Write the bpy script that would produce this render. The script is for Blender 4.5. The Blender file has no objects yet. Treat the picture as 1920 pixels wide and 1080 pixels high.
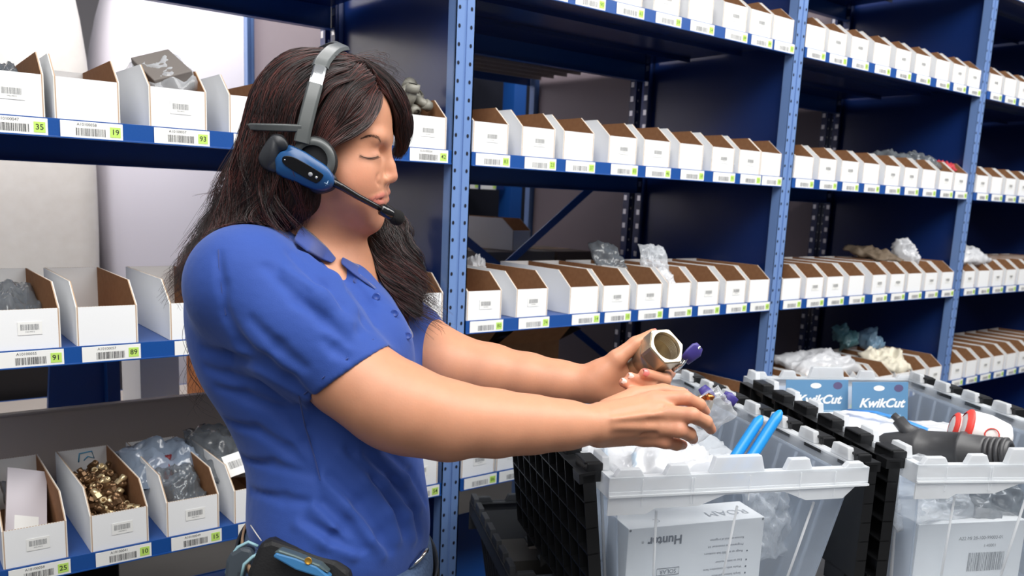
import bpy, bmesh, math, random
import numpy as np
from mathutils import Vector, Matrix, noise as mnoise
random.seed(7)
SC = bpy.context.scene
COL = SC.collection
# ---------------------------------------------------------------- camera
F_PX, CX, CY = 1589.0, 960.0, 640.0          # the photo is a 3:2 frame cropped at its lower edge: centre at y = 640
_X = Vector((2090, 181, -F_PX)).normalized()
_U = Vector((411, 9203, F_PX)).normalized()
_U = (_U - _X*(_U @ _X)).normalized()
_Y = _U.cross(_X)
ROT = Matrix((_X, _Y, _U))                   # camera coords -> world coords
CAM = Vector((0, -1.592, 1.45))
cd = bpy.data.cameras.new('camera'); cam = bpy.data.objects.new('camera', cd); COL.objects.link(cam)
cam.matrix_world = Matrix.Translation(CAM) @ ROT.to_4x4()
cd.sensor_width = 36; cd.lens = F_PX/1920*36; cd.shift_y = 100/1920
cd.clip_start = 0.05; cd.clip_end = 60
cd.dof.use_dof = True; cd.dof.focus_distance = 1.24; cd.dof.aperture_fstop = 7.5
SC.camera = cam
def P(px, py, z):                            # the point seen at a pixel, z metres in front of the camera
    return CAM + (ROT @ Vector(((px-CX)/F_PX, -(py-CY)/F_PX, -1.0)))*z
def onY(px, py, y):
    r = ROT @ Vector(((px-CX)/F_PX, -(py-CY)/F_PX, -1.0)); return CAM + r*((y-CAM.y)/r.y)
def onZ(px, py, z):
    r = ROT @ Vector(((px-CX)/F_PX, -(py-CY)/F_PX, -1.0)); return CAM + r*((z-CAM.z)/r.z)
CR = ROT @ Vector((1, 0, 0)); CU = ROT @ Vector((0, 1, 0)); CB = ROT @ Vector((0, 0, 1))   # right, up, towards camera
# ---------------------------------------------------------------- world, exposure
w = bpy.data.worlds.new('world'); SC.world = w; w.use_nodes = True
w.node_tree.nodes['Background'].inputs[0].default_value = (0.86, 0.9, 1.0, 1)
w.node_tree.nodes['Background'].inputs[1].default_value = 0.18
SC.view_settings.view_transform = 'Standard'; SC.view_settings.look = 'None'
SC.view_settings.exposure = 0.0; SC.view_settings.gamma = 1.0
SC.view_settings.use_curve_mapping = False
# ---------------------------------------------------------------- naming helpers
def tag(o, label=None, cat=None, group=None, kind=None):
    if label: o['label'] = label
    if cat: o['category'] = cat
    if group: o['group'] = group
    if kind: o['kind'] = kind
    return o
def empty(name, loc, label=None, cat=None, group=None, rz=0):
    o = bpy.data.objects.new(name, None); COL.objects.link(o); o.location = loc; o.rotation_euler = (0, 0, rz)
    o.empty_display_size = 0.02
    return tag(o, label, cat, group)
def lamp(name, loc, target, size, energy, color=(1, 1, 1), sizey=None):
    l = bpy.data.lights.new(name, 'AREA'); l.energy = energy; l.color = color; l.size = size
    if sizey: l.shape = 'RECTANGLE'; l.size_y = sizey
    o = bpy.data.objects.new(name, l); COL.objects.link(o); o.location = loc
    o.rotation_euler = (Vector(target)-Vector(loc)).to_track_quat('-Z', 'Y').to_euler()
    return o
# two added fills, and ceiling lamps of the warehouse aisles (above the picking aisle, and above the aisle behind the rack)
lamp('ceiling_or_fill_light', (0.6, -1.9, 3.3), (1.2, -0.6, 0.9), 3.4, 112, (1, .985, .96), 1.2)
lamp('ceiling_or_fill_light', (3.4, -1.9, 3.3), (3.4, -0.3, 0.9), 3.0, 90, (1, .985, .96), 1.2)
lamp('ceiling_or_fill_light', (-1.6, -2.6, 2.9), (0.6, -0.4, 1.0), 2.0, 28, (1, .97, .93), 1.6)  # added softbox fill from behind left of the camera
lamp('ceiling_or_fill_light', (0.2, 0.95, 3.3), (0.5, 1.6, 0.9), 2.2, 90, (1, .98, .96), 0.6)  # added and aimed at the white drums to brighten them
lamp('ceiling_or_fill_light', (2.4, 2.2, 3.3), (2.2, 2.2, 0.5), 2.4, 40, (1, .97, .96), 0.8)
# ---------------------------------------------------------------- materials
def lin(c):
    return tuple(((v/255)/12.92 if v/255 <= .04045 else ((v/255+.055)/1.055)**2.4) for v in c) + (1,)
MATS = {}
def mat(name, rgb=(128, 128, 128), rough=.5, metal=0, spec=.5, noise=None, bump=None, trans=0, alpha=1, ior=1.45,
        coat=0, sub=0, subrad=None, sheen=0, emit=None, tc='Object', wave=None):
    if name in MATS: return MATS[name]
    m = bpy.data.materials.new(name); m.use_nodes = True; nt = m.node_tree; b = nt.nodes['Principled BSDF']
    b.inputs['Base Color'].default_value = lin(rgb); b.inputs['Roughness'].default_value = rough
    b.inputs['Metallic'].default_value = metal; b.inputs['Specular IOR Level'].default_value = spec
    b.inputs['Transmission Weight'].default_value = trans; b.inputs['Alpha'].default_value = alpha
    b.inputs['IOR'].default_value = ior; b.inputs['Coat Weight'].default_value = coat
    b.inputs['Sheen Weight'].default_value = sheen
    if sub:
        b.inputs['Subsurface Weight'].default_value = sub; b.inputs['Subsurface Radius'].default_value = subrad or (1, .35, .2)
        b.inputs['Subsurface Scale'].default_value = .006
    t = nt.nodes.new('ShaderNodeTexCoord')
    if noise:                                    # (scale, second colour, sharpness)
        n = nt.nodes.new('ShaderNodeTexNoise'); n.inputs['Scale'].default_value = noise[0]; n.inputs['Detail'].default_value = 6
        nt.links.new(t.outputs[tc], n.inputs['Vector'])
        r = nt.nodes.new('ShaderNodeValToRGB'); r.color_ramp.elements[0].position = .5-noise[2]; r.color_ramp.elements[1].position = .5+noise[2]
        r.color_ramp.elements[0].color = lin(rgb); r.color_ramp.elements[1].color = lin(noise[1])
        nt.links.new(n.outputs['Fac'], r.inputs['Fac']); nt.links.new(r.outputs['Color'], b.inputs['Base Color'])
    if wave:                                     # (scale, second colour, direction)
        n = nt.nodes.new('ShaderNodeTexWave'); n.inputs['Scale'].default_value = wave[0]; n.bands_direction = wave[2]
        nt.links.new(t.outputs[tc], n.inputs['Vector'])
        r = nt.nodes.new('ShaderNodeValToRGB'); r.color_ramp.elements[0].position = .35; r.color_ramp.elements[1].position = .65
        r.color_ramp.elements[0].color = lin(rgb); r.color_ramp.elements[1].color = lin(wave[1])
        nt.links.new(n.outputs['Fac'], r.inputs['Fac']); nt.links.new(r.outputs['Color'], b.inputs['Base Color'])
    if bump:                                     # (scale, strength, distance)
        n = nt.nodes.new('ShaderNodeTexNoise'); n.inputs['Scale'].default_value = bump[0]; n.inputs['Detail'].default_value = 5
        nt.links.new(t.outputs[tc], n.inputs['Vector'])
        bp = nt.nodes.new('ShaderNodeBump'); bp.inputs['Strength'].default_value = bump[1]; bp.inputs['Distance'].default_value = bump[2]
        nt.links.new(n.outputs['Fac'], bp.inputs['Height']); nt.links.new(bp.outputs['Normal'], b.inputs['Normal'])
    if emit: b.inputs['Emission Color'].default_value = lin(emit[0]); b.inputs['Emission Strength'].default_value = emit[1]
    MATS[name] = m
    return m
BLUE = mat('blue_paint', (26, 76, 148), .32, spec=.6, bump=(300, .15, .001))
BLUEPOST = mat('blue_post_reflection', (108, 138, 190), .26, spec=.6, bump=(300, .1, .001))  # the rack's blue, lightened to hold the reflection on the front posts
NAVY = mat('navy_and_shaded_blue', (16, 44, 104), .27, spec=.8, noise=(3, (14, 38, 92), .3))  # navy of the panels; decks and rear posts take it as painted shade
MAUVE = mat('panel_pale_reflection', (132, 120, 126), .4, spec=.5)  # rear rack's navy panels with their pale reflection mixed into the colour
HOLLOW = mat('hollow_shade', (8, 12, 30), .8)  # near-black for the shade in post holes and inside the far rack
LITSLOT = mat('lit_slot', (225, 225, 228), .3, metal=.8)
GREYMETAL = mat('grey_sheet_metal', (158, 150, 144), .45, bump=(60, .2, .002))
WHITECARD = mat('white_cardboard', (236, 237, 238), .75, spec=.25, bump=(220, .15, .0006))
KRAFT = mat('brown_cardboard', (156, 114, 82), .85, spec=.2, noise=(90, (142, 102, 72), .25))
CUT = mat('corrugated_edge', (226, 220, 212), .85, wave=(70, (186, 158, 132), 'X'))
CARTON = mat('carton_cardboard', (150, 112, 78), .85, noise=(40, (135, 98, 66), .3))
PAPER = mat('white_label_paper', (238, 238, 235), .55, spec=.3)
GREEN = mat('lime_sticker', (190, 226, 108), .6)
INK = mat('black_ink', (45, 45, 48), .6)
GREYINK = mat('grey_ink', (125, 127, 130), .6)
FLOORM = mat('grey_concrete', (96, 94, 92), .5, noise=(4, (84, 82, 80), .3), bump=(40, .2, .003))
DISC = mat('off_white_plastic', (232, 228, 222), .55, noise=(26, (226, 221, 214), .2), bump=(120, .12, .001))
DISC2 = mat('cool_white_plastic', (226, 222, 232), .5)
RUBBER = mat('black_plastic', (24, 25, 27), .38, spec=.5, bump=(200, .1, .0006))
# ---------------------------------------------------------------- mesh builder
class MB:
    def __init__(s): s.v = []; s.f = []; s.m = []; s.sm = []
    def add(s, vs, fs, mi=0, smooth=False):
        o = len(s.v); s.v += [tuple(p) for p in vs]
        for k, f in enumerate(fs):
            s.f.append([i+o for i in f]); s.m.append(mi[k] if isinstance(mi, (list, tuple)) else mi); s.sm.append(smooth)
        return s
    def box(s, lo, hi, mi=0, M=None):
        x0, y0, z0 = lo; x1, y1, z1 = hi
        vs = [Vector(p) for p in ((x0,y0,z0),(x1,y0,z0),(x1,y1,z0),(x0,y1,z0),(x0,y0,z1),(x1,y0,z1),(x1,y1,z1),(x0,y1,z1))]
        if M: vs = [M @ p for p in vs]
        return s.add(vs, [(0,3,2,1),(4,5,6,7),(0,1,5,4),(1,2,6,5),(2,3,7,6),(3,0,4,7)], mi)
    def prism(s, poly, fn, a, b, mi=0, M=None):   # poly: 2D outline (ccw), fn(u, v, w) -> 3D
        n = len(poly); vs = [Vector(fn(u, v, a)) for u, v in poly]+[Vector(fn(u, v, b)) for u, v in poly]
        if M: vs = [M @ p for p in vs]
        fs = [tuple(range(n))[::-1], tuple(range(n, 2*n))]+[(i, (i+1) % n, n+(i+1) % n, n+i) for i in range(n)]
        return s.add(vs, fs, mi)
    def tube(s, pts, r, n=10, mi=0, cap=True, flat=1.0, up=None, closed=False):
        pts = [Vector(p) for p in pts]; N = len(pts); rs = r if isinstance(r, (list, tuple)) else [r]*N
        vs = []; prev = None
        for i, p in enumerate(pts):
            if closed: d = pts[(i+1) % N]-pts[i-1]
            else: d = pts[min(i+1, N-1)]-pts[max(i-1, 0)]
            d = d.normalized() if d.length > 1e-9 else Vector((0, 0, 1))
            if prev is None:
                u = Vector(up) if up is not None else (Vector((0, 0, 1)) if abs(d.z) < .9 else Vector((1, 0, 0)))
            else: u = prev
            if up is not None: u = Vector(up)
            u = (u-d*(u @ d)).normalized(); prev = u; q = d.cross(u)
            for k in range(n):
                a = 2*math.pi*k/n; vs.append(p+(u*math.cos(a)*flat+q*math.sin(a))*rs[i])
        fs = []
        for i in range(N if closed else N-1):
            for k in range(n):
                a = i*n+k; b = i*n+(k+1) % n; c = ((i+1) % N)*n; fs.append((a, b, c+(k+1) % n, c+k))
        if cap and not closed: fs += [tuple(range(n))[::-1], tuple(range((N-1)*n, N*n))]
        return s.add(vs, fs, mi, True)
    def lathe(s, prof, M=None, n=24, mi=0, smooth=True):  # prof: (radius, height)
        vs = []; M = M or Matrix()
        for r, h in prof:
            for k in range(n):
                a = 2*math.pi*k/n; vs.append(M @ Vector((r*math.cos(a), r*math.sin(a), h)))
        fs = [(i*n+k, i*n+(k+1) % n, (i+1)*n+(k+1) % n, (i+1)*n+k) for i in range(len(prof)-1) for k in range(n)]
        return s.add(vs, fs, mi, smooth)
    def build(s, name, mats, parent=None, loc=None, bevel=0, sub=0, label=None):
        me = bpy.data.meshes.new(name); me.from_pydata(s.v, [], s.f)
        for m in (mats if isinstance(mats, (list, tuple)) else [mats]): me.materials.append(m)
        me.polygons.foreach_set('material_index', s.m); me.polygons.foreach_set('use_smooth', s.sm)
        me.validate(); me.update()
        o = bpy.data.objects.new(name, me); COL.objects.link(o)
        if loc is not None: o.location = loc
        if parent: o.parent = parent
        if bevel:
            b = o.modifiers.new('bevel', 'BEVEL'); b.width = bevel; b.segments = 2; b.limit_method = 'ANGLE'; b.angle_limit = .6
        if sub:
            b = o.modifiers.new('sub', 'SUBSURF'); b.levels = sub; b.render_levels = sub
        if label: o['label'] = label
        return o
def dup(o, parent=None, **kw):
    c = o.copy(); COL.objects.link(c)
    if parent: c.parent = parent
    for k, v in kw.items(): setattr(c, k, v)
    for ch in list(o.children): dup(ch, c)
    return c
def to_local(o, parent, loc):                   # world-coordinate mesh under a parent Empty
    o.parent = parent; o.location = -Vector(loc); return o
def frame(origin, xdir, zdir):                  # matrix with local x along xdir, local z near zdir
    x = Vector(xdir).normalized(); z = Vector(zdir); z = (z-x*(z @ x)).normalized(); y = z.cross(x)
    M = Matrix((x, y, z)).transposed().to_4x4(); M.translation = Vector(origin); return M
_tc = {}
def text_mb(mb, s, M, size, mi=0, align='CENTER', bold=0, shear=0):   # flat lettering lying in M's local xy plane
    k = (s, align, bold, shear)
    if k not in _tc:
        c = bpy.data.curves.new('t', 'FONT'); c.body = s; c.size = 1; c.align_x = align; c.align_y = 'CENTER'; c.offset = bold; c.shear = shear
        c.resolution_u = 3
        o = bpy.data.objects.new('t', c); COL.objects.link(o); bpy.context.view_layer.update()
        me = bpy.data.meshes.new_from_object(o.evaluated_get(bpy.context.evaluated_depsgraph_get()))
        _tc[k] = ([v.co.copy() for v in me.vertices], [tuple(p.vertices) for p in me.polygons])
        bpy.data.objects.remove(o); bpy.data.curves.remove(c); bpy.data.meshes.remove(me)
    vs, fs = _tc[k]
    return mb.add([M @ (v*size) for v in vs], fs, mi)
def barcode(mb, M, wdt, hgt, mi=0, seed=1):      # bars in M's local xy plane, centred
    r = random.Random(seed); x = -wdt/2
    while x < wdt/2:
        a = r.choice((.4, .7, 1.1))*wdt/46; mb.add([M @ Vector(p) for p in ((x, -hgt/2, 0), (x+a, -hgt/2, 0), (x+a, hgt/2, 0), (x, hgt/2, 0))], [(0, 1, 2, 3)], mi)
        x += a+r.choice((.4, .8, 1.2))*wdt/46
# ================================================================ ROOM
b = MB(); b.box((-6, -6, -.05), (12, 7, 0)); tag(b.build('floor', FLOORM), kind='structure')
b = MB(); b.box((-6, 6.9, 0), (12, 7, 4.4)); tag(b.build('wall_back', mat('wall_paint', (150, 146, 150), .8)), kind='structure')
# ================================================================ RACKS
ROWZ = {4: 0.75, 3: 1.13, 2: 1.511, 1: 1.897, 0: 2.283, 5: 0.37}
UX = [-.13, 1.07, 2.27, 3.47, 4.67]
DEP = .614
def post_mb(h=2.75, y=0.0, s=1):
    """punched T post standing at the origin, face at y, flanges; s=1 faces the aisle"""
    m = MB()
    for x0, x1 in ((-.0255, -.0035), (.0035, .0255)):
        m.box((x0, min(y, y+s*.004), 0), (x1, max(y, y+s*.004), h))
    m.box((-.0045, min(y+s*.003, y+s*.009), 0), (.0045, max(y+s*.003, y+s*.009), h))
    for x in (-.0255, .0225): m.box((x, min(y, y+s*.03), 0), (x+.003, max(y, y+s*.03), h))
    k = 0; z = .05
    while z < h-.03:
        for x in (-.0165, .0145):
            yy = y-s*.0006
            vs = [(x+.0033*math.cos(a)*1, yy, z+.0046*math.sin(a)) for a in [i*math.pi/4 for i in range(8)]]
            m.add(vs, [tuple(range(8))] if s > 0 else [tuple(range(8))[::-1]], 1)
        z += .0381
    return m
front_post = post_mb().build('post', [BLUEPOST, HOLLOW])
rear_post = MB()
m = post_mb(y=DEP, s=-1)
for i in range(50):                             # slots in both rear post returns, light through them painted as pale metal
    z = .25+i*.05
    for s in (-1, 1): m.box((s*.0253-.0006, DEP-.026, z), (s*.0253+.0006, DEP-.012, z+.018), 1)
rear_post = m.build('post', [NAVY, LITSLOT])
pn = MB(); pn.box((-.0022, .032, .02), (.0022, DEP-.032, 2.74)); panel_obj = pn.build('side_panel', NAVY)
m = MB()
for yy in (.02, DEP-.02): m.box((-.03, yy-.02, 0), (.03, yy+.02, .012))
foot_obj = m.build('foot_plate', BLUE)
ups = ['far left', 'just right of the woman', 'behind the black lids', 'near the right edge', 'last on the right']
proto = None
for i, x in enumerate(UX[:4] + [4.67]):
    if i == 0: continue
    u = empty('rack_upright', (x, 0, 0), 'blue rack upright with punched front post, ' + ups[i], 'rack upright', 'uprights of the front rack')
    for q in (front_post, rear_post, panel_obj, foot_obj):
        c = q if proto is None else q.copy()
        if proto is not None: COL.objects.link(c)
        c.parent = u
    proto = u
PH = Matrix(((1, 0, 0, 0), (0, 0, -1, 0), (0, 1, 0, 0), (0, 0, 0, 1)))     # local xy -> world xz, facing -y
def onface(x, y, z): return Matrix.Translation((x, y, z)) @ PH
def shelf(bay, z, labels, row, name):
    """shelf of the front rack between two uprights; labels: list of (x centre, number, code, detail)"""
    x0, x1 = UX[bay]+.027, UX[bay+1]-.027
    root = empty('rack_shelf', ((x0+x1)/2, 0, z), name, 'shelf', 'shelves of the front rack')
    ox, oz = (x0+x1)/2, z
    m = MB(); L0, L1 = x0-ox, x1-ox
    m.box((L0, .002, .026), (L1, DEP-.004, .0285))                         # deck
    m.box((L0, .002, 0), (L1, .0045, .026)); m.box((L0, .0045, 0), (L1, .03, .002)) # folded front lip
    m.box((L0, .19, .014), (L1, .192, .026)); m.box((L0, .40, .014), (L1, .402, .026))
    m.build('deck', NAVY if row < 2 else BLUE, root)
    m = MB(); m.box((L0, -.0015, -.001), (L1, .0018, .030)); m.box((L0, -.004, -.001), (L1, -.0015, .0015)); m.build('label_strip', BLUE, root, bevel=.0004)
    m = MB(); m.box((L0, DEP-.008, -.035), (L1, DEP-.004, .03)); m.box((L0, DEP-.03, -.035), (L1, DEP-.004, -.032)); m.build('rear_beam', BLUE, root)
    for k, (lx, num, code, det) in enumerate(labels):
        m = MB(); m.box((-.048, -.0004, -.0135), (.048, .0002, .0135))
        lb = m.build('shelf_label', PAPER, root, loc=(lx-ox, -.0026, .0145), bevel=.002)
        m = MB(); q = onface(0, -.0006, 0)
        if det: text_mb(m, code, q @ Matrix.Translation((-.008, .0085, 0)), .0065)
        barcode(m, q @ Matrix.Translation((-.002, -.0035, 0)), .046, .0125, 0, seed=bay*50+k+row*7)
        m.build('barcode', INK if det else GREYINK, lb)
        m = MB(); m.lathe([(0, -.0006), (.0062, -.0006), (.0082, -.0005)], onface(0, 0, 0) @ Matrix.Scale(-1, 4, (0, 0, 1)), 4 if not det else 16)
        n = len(m.v)
        m = MB(); m.box((-.0085, -.0009, -.0085), (.0085, -.0003, .0085)); g = m.build('number_sticker', GREEN, lb, loc=(.036, 0, -.001), bevel=.002)
        m = MB(); text_mb(m, num, onface(0, -.0011, 0), .0125, 0, bold=.01); m.build('number', INK if det else mat('green_ink', (90, 120, 50), .6), lb, loc=(.036, 0, -.001))
    return root
# ---------------------------------------------------------------- bins (white corrugated, brown inside)
def bin_mb(wd=.1, dp=.3, hf=.068, hb=.108, notch=.05):
    m = MB(); t = .0035; x = wd/2
    side = [(0, 0), (dp, 0), (dp, hb), (notch, hb), (0, hf)]
    def sidewall(xo, xi, fl):
        # outer white, inner brown, edge corrugated
        n = len(side); a = [(xo, u, v) for u, v in side]; b2 = [(xi, u, v) for u, v in side]
        vs = a+b2; fo = tuple(range(n)); fi = tuple(range(n, 2*n))
        fs = [fo if fl else fo[::-1], fi[::-1] if fl else fi]; mi = [0, 1]
        for i in range(n):
            q = (i, (i+1) % n, n+(i+1) % n, n+i); fs.append(q[::-1] if fl else q); mi.append(2 if i >= 2 else 0)
        m.add(vs, fs, mi)
    sidewall(-x, -x+t, True); sidewall(x, x-t, False)
    # front, back, floor
    f0 = len(m.f)
    m.box((-x+t, 0, 0), (x-t, t, hf)); m.m[-6:] = [0, 2, 0, 0, 1, 0]
    m.box((-x+t, dp-t, 0), (x-t, dp, hb)); m.m[-6:] = [0, 2, 0, 0, 0, 0]
    m.box((-x+t, t, 0), (x-t, dp-t, t)); m.m[-6:] = [0, 1, 0, 0, 0, 0]
    # fold-over flaps of the front panel along both corners
    for s in (-1, 1): m.box((min(s*(x-t), s*(x-.018)), t, t), (max(s*(x-t), s*(x-.018)), t+.0015, hf-.003), 1)
    return m
BIN = bin_mb().build('parts_bin', [WHITECARD, KRAFT, CUT])
BINME = BIN.data; bpy.data.objects.remove(BIN)
BINME2 = None
def make_bin(x, z, label, group, y=.004, rz=0, mark=True, wd=1.0, seed=0):
    o = bpy.data.objects.new('parts_bin', BINME); COL.objects.link(o); o.location = (x, y, z); o.rotation_euler = (0, 0, rz)
    o.scale = (wd, 1, 1)
    tag(o, label, 'bin', group)
    if mark:
        st = bpy.data.objects.new('barcode_sticker', STICK); COL.objects.link(st); st.parent = o; st.location = (0.004, -.0005, .036)
    return o
m = MB(); m.box((-.018, -.0004, -.011), (.018, 0, .011)); q = onface(0, -.0006, 0)
barcode(m, q @ Matrix.Translation((0, .002, 0)), .028, .010, 1, 5); text_mb(m, 'M43-99012', q @ Matrix.Translation((0, -.006, 0)), .003, 1)
_s = m.build('barcode_sticker', [PAPER, GREYINK]); STICK = _s.data; bpy.data.objects.remove(_s)
rn = random.Random(3)
ORD = ['first', 'second', 'third', 'fourth', 'fifth', 'sixth', 'seventh', 'eighth', 'ninth', 'tenth']
BAY = {0: 'bay behind the woman', 1: 'bay behind the valve', 2: 'bay between thin posts', 3: 'rightmost bay'}
ROWN = {0: 'overhead shelf', 1: 'top shelf', 2: 'eye level shelf', 3: 'chest level shelf', 4: 'waist level shelf', 5: 'knee level shelf'}
CODE = {(0, 2): ['35', '19', '93', '71', '', '', '42'], (0, 3): ['91', '89', '47', '', '', '', '66'], (0, 4): ['25', '10', '15', '38', '', '', '54']}
XB = {
 (0, 2): [.205, .319, .466, .606, .70, .80, .981], (0, 3): [.213, .337, .492, .60, .71, .86, .985], (0, 4): [.208, .345, .477, .606, .72, .85, .985],
 (1, 1): [1.17, 1.30, 1.42, 1.554, 1.692, 1.824, 1.967, 2.082, 2.197],
 (1, 2): [1.138, 1.290, 1.417, 1.568, 1.694, 1.830, 1.966, 2.087, 2.201],
 (1, 3): [1.145, 1.294, 1.465, 1.579, 1.704, 1.825, 1.948, 2.075, 2.194],
 (1, 4): [1.147, 1.255, 1.40, 1.54, 1.67, 1.80, 1.93, 2.06, 2.19],
 (2, 1): [2.346, 2.470, 2.597, 2.732, 2.868, 3.002, 3.143, 3.270, 3.40],
 (2, 2): [2.358, 2.488, 2.617, 2.748, 2.885, 3.014, 3.143, 3.273, 3.405],
 (2, 3): [2.356, 2.484, 2.603, 2.734, 2.883, 3.008, 3.132, 3.257, 3.385],
 (2, 4): [2.356, 2.484, 2.610, 2.740, 2.883, 3.008, 3.132, 3.257, 3.385],
}
for r in (0, 1, 2, 3, 4): XB[(3, r)] = [3.57+.128*k for k in range(9)]
BINS = {}
for bay in (0, 1, 2, 3):
    for row in (0, 1, 2, 3, 4):
        xs = XB.get((bay, row), [])
        nums = CODE.get((bay, row))
        labs = []
        for k, x in enumerate(xs):
            vis = not (bay == 1 and row == 1 and k < 1)
            num = nums[k] if nums and nums[k] else '%02d' % rn.randint(10, 99)
            xs[k] = x = min(max(x, UX[bay]+.081), UX[bay+1]-.081)
            labs.append((x+.004, num, 'A10100%03d' % rn.randint(40, 60), bay == 0))
        if row == 0 and bay < 3: labs = []
        shelf(bay, ROWZ[row], labs, row, 'blue steel %s in the %s' % (ROWN[row], BAY[bay]))
        for k, x in enumerate(xs):
            if row == 1 and bay == 1 and k < 3: continue
            if row == 0 and bay < 3: continue
            if bay == 0 and row in (2, 3) and k in (4, 5): continue
            lab = 'white parts bin, %s from left, %s, %s' % (ORD[k], ROWN[row], BAY[bay])
            near = bay == 0

            mk = ((k*7+row*3+bay*5) % 3 != 1) if not near else not (row == 2 and k == 1 or row == 3 and k == 1)
            BINS[(bay, row, k)] = make_bin(x, ROWZ[row]+.0292, lab, 'white parts bins on the rack shelves', rz=rn.uniform(-.02, .02), mark=mk, seed=k)
    shelf(bay, ROWZ[5], [], 5, 'blue steel knee level shelf in the %s' % BAY[bay])
# ---------------------------------------------------------------- cross braces on the back of the middle bay
def bar(name, a, bb, wdt, mtl, label, cat, group=None, th=.003):
    a = Vector(a); bb = Vector(bb); M = frame(a, bb-a, (0, 1, 0)); L = (bb-a).length
    m = MB(); m.box((0, -wdt/2, -th/2), (L, wdt/2, th/2), 0, M)
    o = m.build(name, mtl); return tag(o, label, cat, group)
bar('cross_brace', (1.07, DEP+.006, .78), (2.27, DEP+.006, 1.66), .026, BLUE, 'blue diagonal brace rising to the right behind the chest level shelf', 'brace', th=.004)
bar('cross_brace', (1.07, DEP+.014, 1.60), (2.27, DEP+.014, .81), .026, BLUE, 'blue diagonal brace falling to the right behind the double post', 'brace', th=.004)
# ================================================================ BEHIND THE RACK
R2Y0, R2Y1 = DEP+.03, DEP+.03+DEP
pn2 = MB(); pn2.box((-.0022, .032, .02), (.0022, DEP-.032, 2.74)); panel2 = pn2.build('side_panel', MAUVE); PM2 = panel2.data; bpy.data.objects.remove(panel2)
for i, x in ((0, 1.07), (1, 2.27), (2, 3.47), (3, -.13)):
    lab = ['tall panelled upright of the rear rack behind the woman\'s hair', 'panelled rear rack upright seen through the bay behind the valve', 'panelled rear rack upright seen between the thin posts', 'rear rack upright beyond the left edge'][i]
    u = empty('rear_rack_upright', (x, R2Y0, 0), lab, 'rack upright', 'uprights of the rear rack')
    for ch, yy, rot in ((front_post, DEP, math.pi), (rear_post, DEP, math.pi), (panel_obj, DEP, math.pi)):
        c = ch.copy(); COL.objects.link(c); c.parent = u; c.location = (0, yy, 0); c.rotation_euler = (0, 0, rot)
        if ch is panel_obj: c.data = PM2
def rear_shelf(x0, x1, z, label):
    root = empty('rear_rack_shelf', ((x0+x1)/2, R2Y0, z), label, 'shelf', 'shelves of the rear rack')
    L = (x1-x0)/2-.028; m = MB(); m.box((-L, .004, .026), (L, DEP-.004, .0285)); m.box((-L, .004, -.03), (L, .007, .026))
    for k in range(7): m.box((-L, .06+k*.08, .014), (L, .066+k*.08, .026))
    m.build('deck', GREYMETAL, root)
    m = MB(); m.box((-L, DEP-.004, -.004), (L, DEP, .03)); m.build('front_beam', BLUE, root)
rear_shelf(1.07, 2.27, 1.90, 'ribbed grey shelf of the rear rack under the ceiling of the middle bay')
rear_shelf(1.07, 2.27, 1.13, 'grey shelf of the rear rack carrying brown cartons')
rear_shelf(-.13, 1.07, .7505, 'grey waist level shelf of the rear rack behind the woman')
rear_shelf(2.27, 3.47, 1.90, 'ribbed grey shelf of the rear rack in the right bay')
rear_shelf(2.27, 3.47, 1.13, 'grey shelf of the rear rack behind the right bay bins')
# two large white drums standing in the rear aisle
def drum(cx, cz, ax_, az_, y, th, mtl, label, n=72, ex=2.4):
    m = MB(); rings = []
    prof = [(0, 0), (.55, -.006), (.9, 0), (.97, .012), (1, .04), (1, th-.04), (.97, th-.012), (.9, th), (0, th)]
    vs = []
    for r, h in prof:
        for k in range(n):
            a = 2*math.pi*k/n; c, s = math.cos(a), math.sin(a)
            q = (abs(c)**ex+abs(s)**ex)**(-1/ex)
            vs.append((cx+ax_*r*q*c, y+h, cz+az_*r*q*s))
    fs = [(i*n+k, (i+1)*n+k, (i+1)*n+(k+1) % n, i*n+(k+1) % n) for i in range(len(prof)-1) for k in range(n)]
    m.add(vs, fs, 0, True)
    o = m.build('storage_drum', mtl); return tag(o, label, 'drum')
drum(-.03, 1.36, .70, 1.36, 1.62, .5, DISC, 'large warm white drum end behind the leftmost bins', ex=2.6)
drum(1.42, 1.36, .70, 1.36, 1.72, .5, DISC2, 'large cool white drum end behind the bins beside the woman', ex=2.3)
# back stop board of the waist level shelf, left bay
b = MB(); b.box((-.10, .44, .78), (1.04, .444, .945)); b.box((-.10, .425, .942), (1.04, .444, .946))
tag(b.build('back_stop_board', mat('light_grey_metal', (205, 190, 178), .5, bump=(60, .2, .002))), 'grey sheet metal board standing behind the waist level bins', 'board')
# cartons on the rear shelf and below the bins
YCARD = None
def carton(x, y, z, sx, sy, sz, label, mtl=None, rz=0, name='carton', flap=False, group='brown cartons behind the shelves'):
    m = MB(); m.box((-sx/2, 0, 0), (sx/2, sy, sz)); m.box((-sx/2-.0004, sy/2-.02, sz), (sx/2+.0004, sy/2+.02, sz+.0006), 1)
    if flap:
        m.add([(-sx/2, 0, sz), (sx/2, 0, sz), (sx/2+.01, -.06, sz+.07), (-sx/2+.02, -.07, sz+.06)], [(0, 1, 2, 3), (3, 2, 1, 0)], 0)
        m.add([(sx/2, 0, sz), (sx/2, sy, sz), (sx/2+.08, sy, sz+.05), (sx/2+.09, 0, sz+.03)], [(0, 1, 2, 3), (3, 2, 1, 0)], 0)
    o = m.build(name, [mtl or CARTON, mat('packing_tape', (170, 140, 100), .3)], loc=(x, y, z)); o.rotation_euler = (0, 0, rz)
    return tag(o, label, 'carton', group)
GC = mat('grey_carton', (118, 112, 108), .8)
carton(1.70, .70, 1.1595, .14, .3, .10, 'grey carton behind the double post, left of the diagonal brace', GC)
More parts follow.
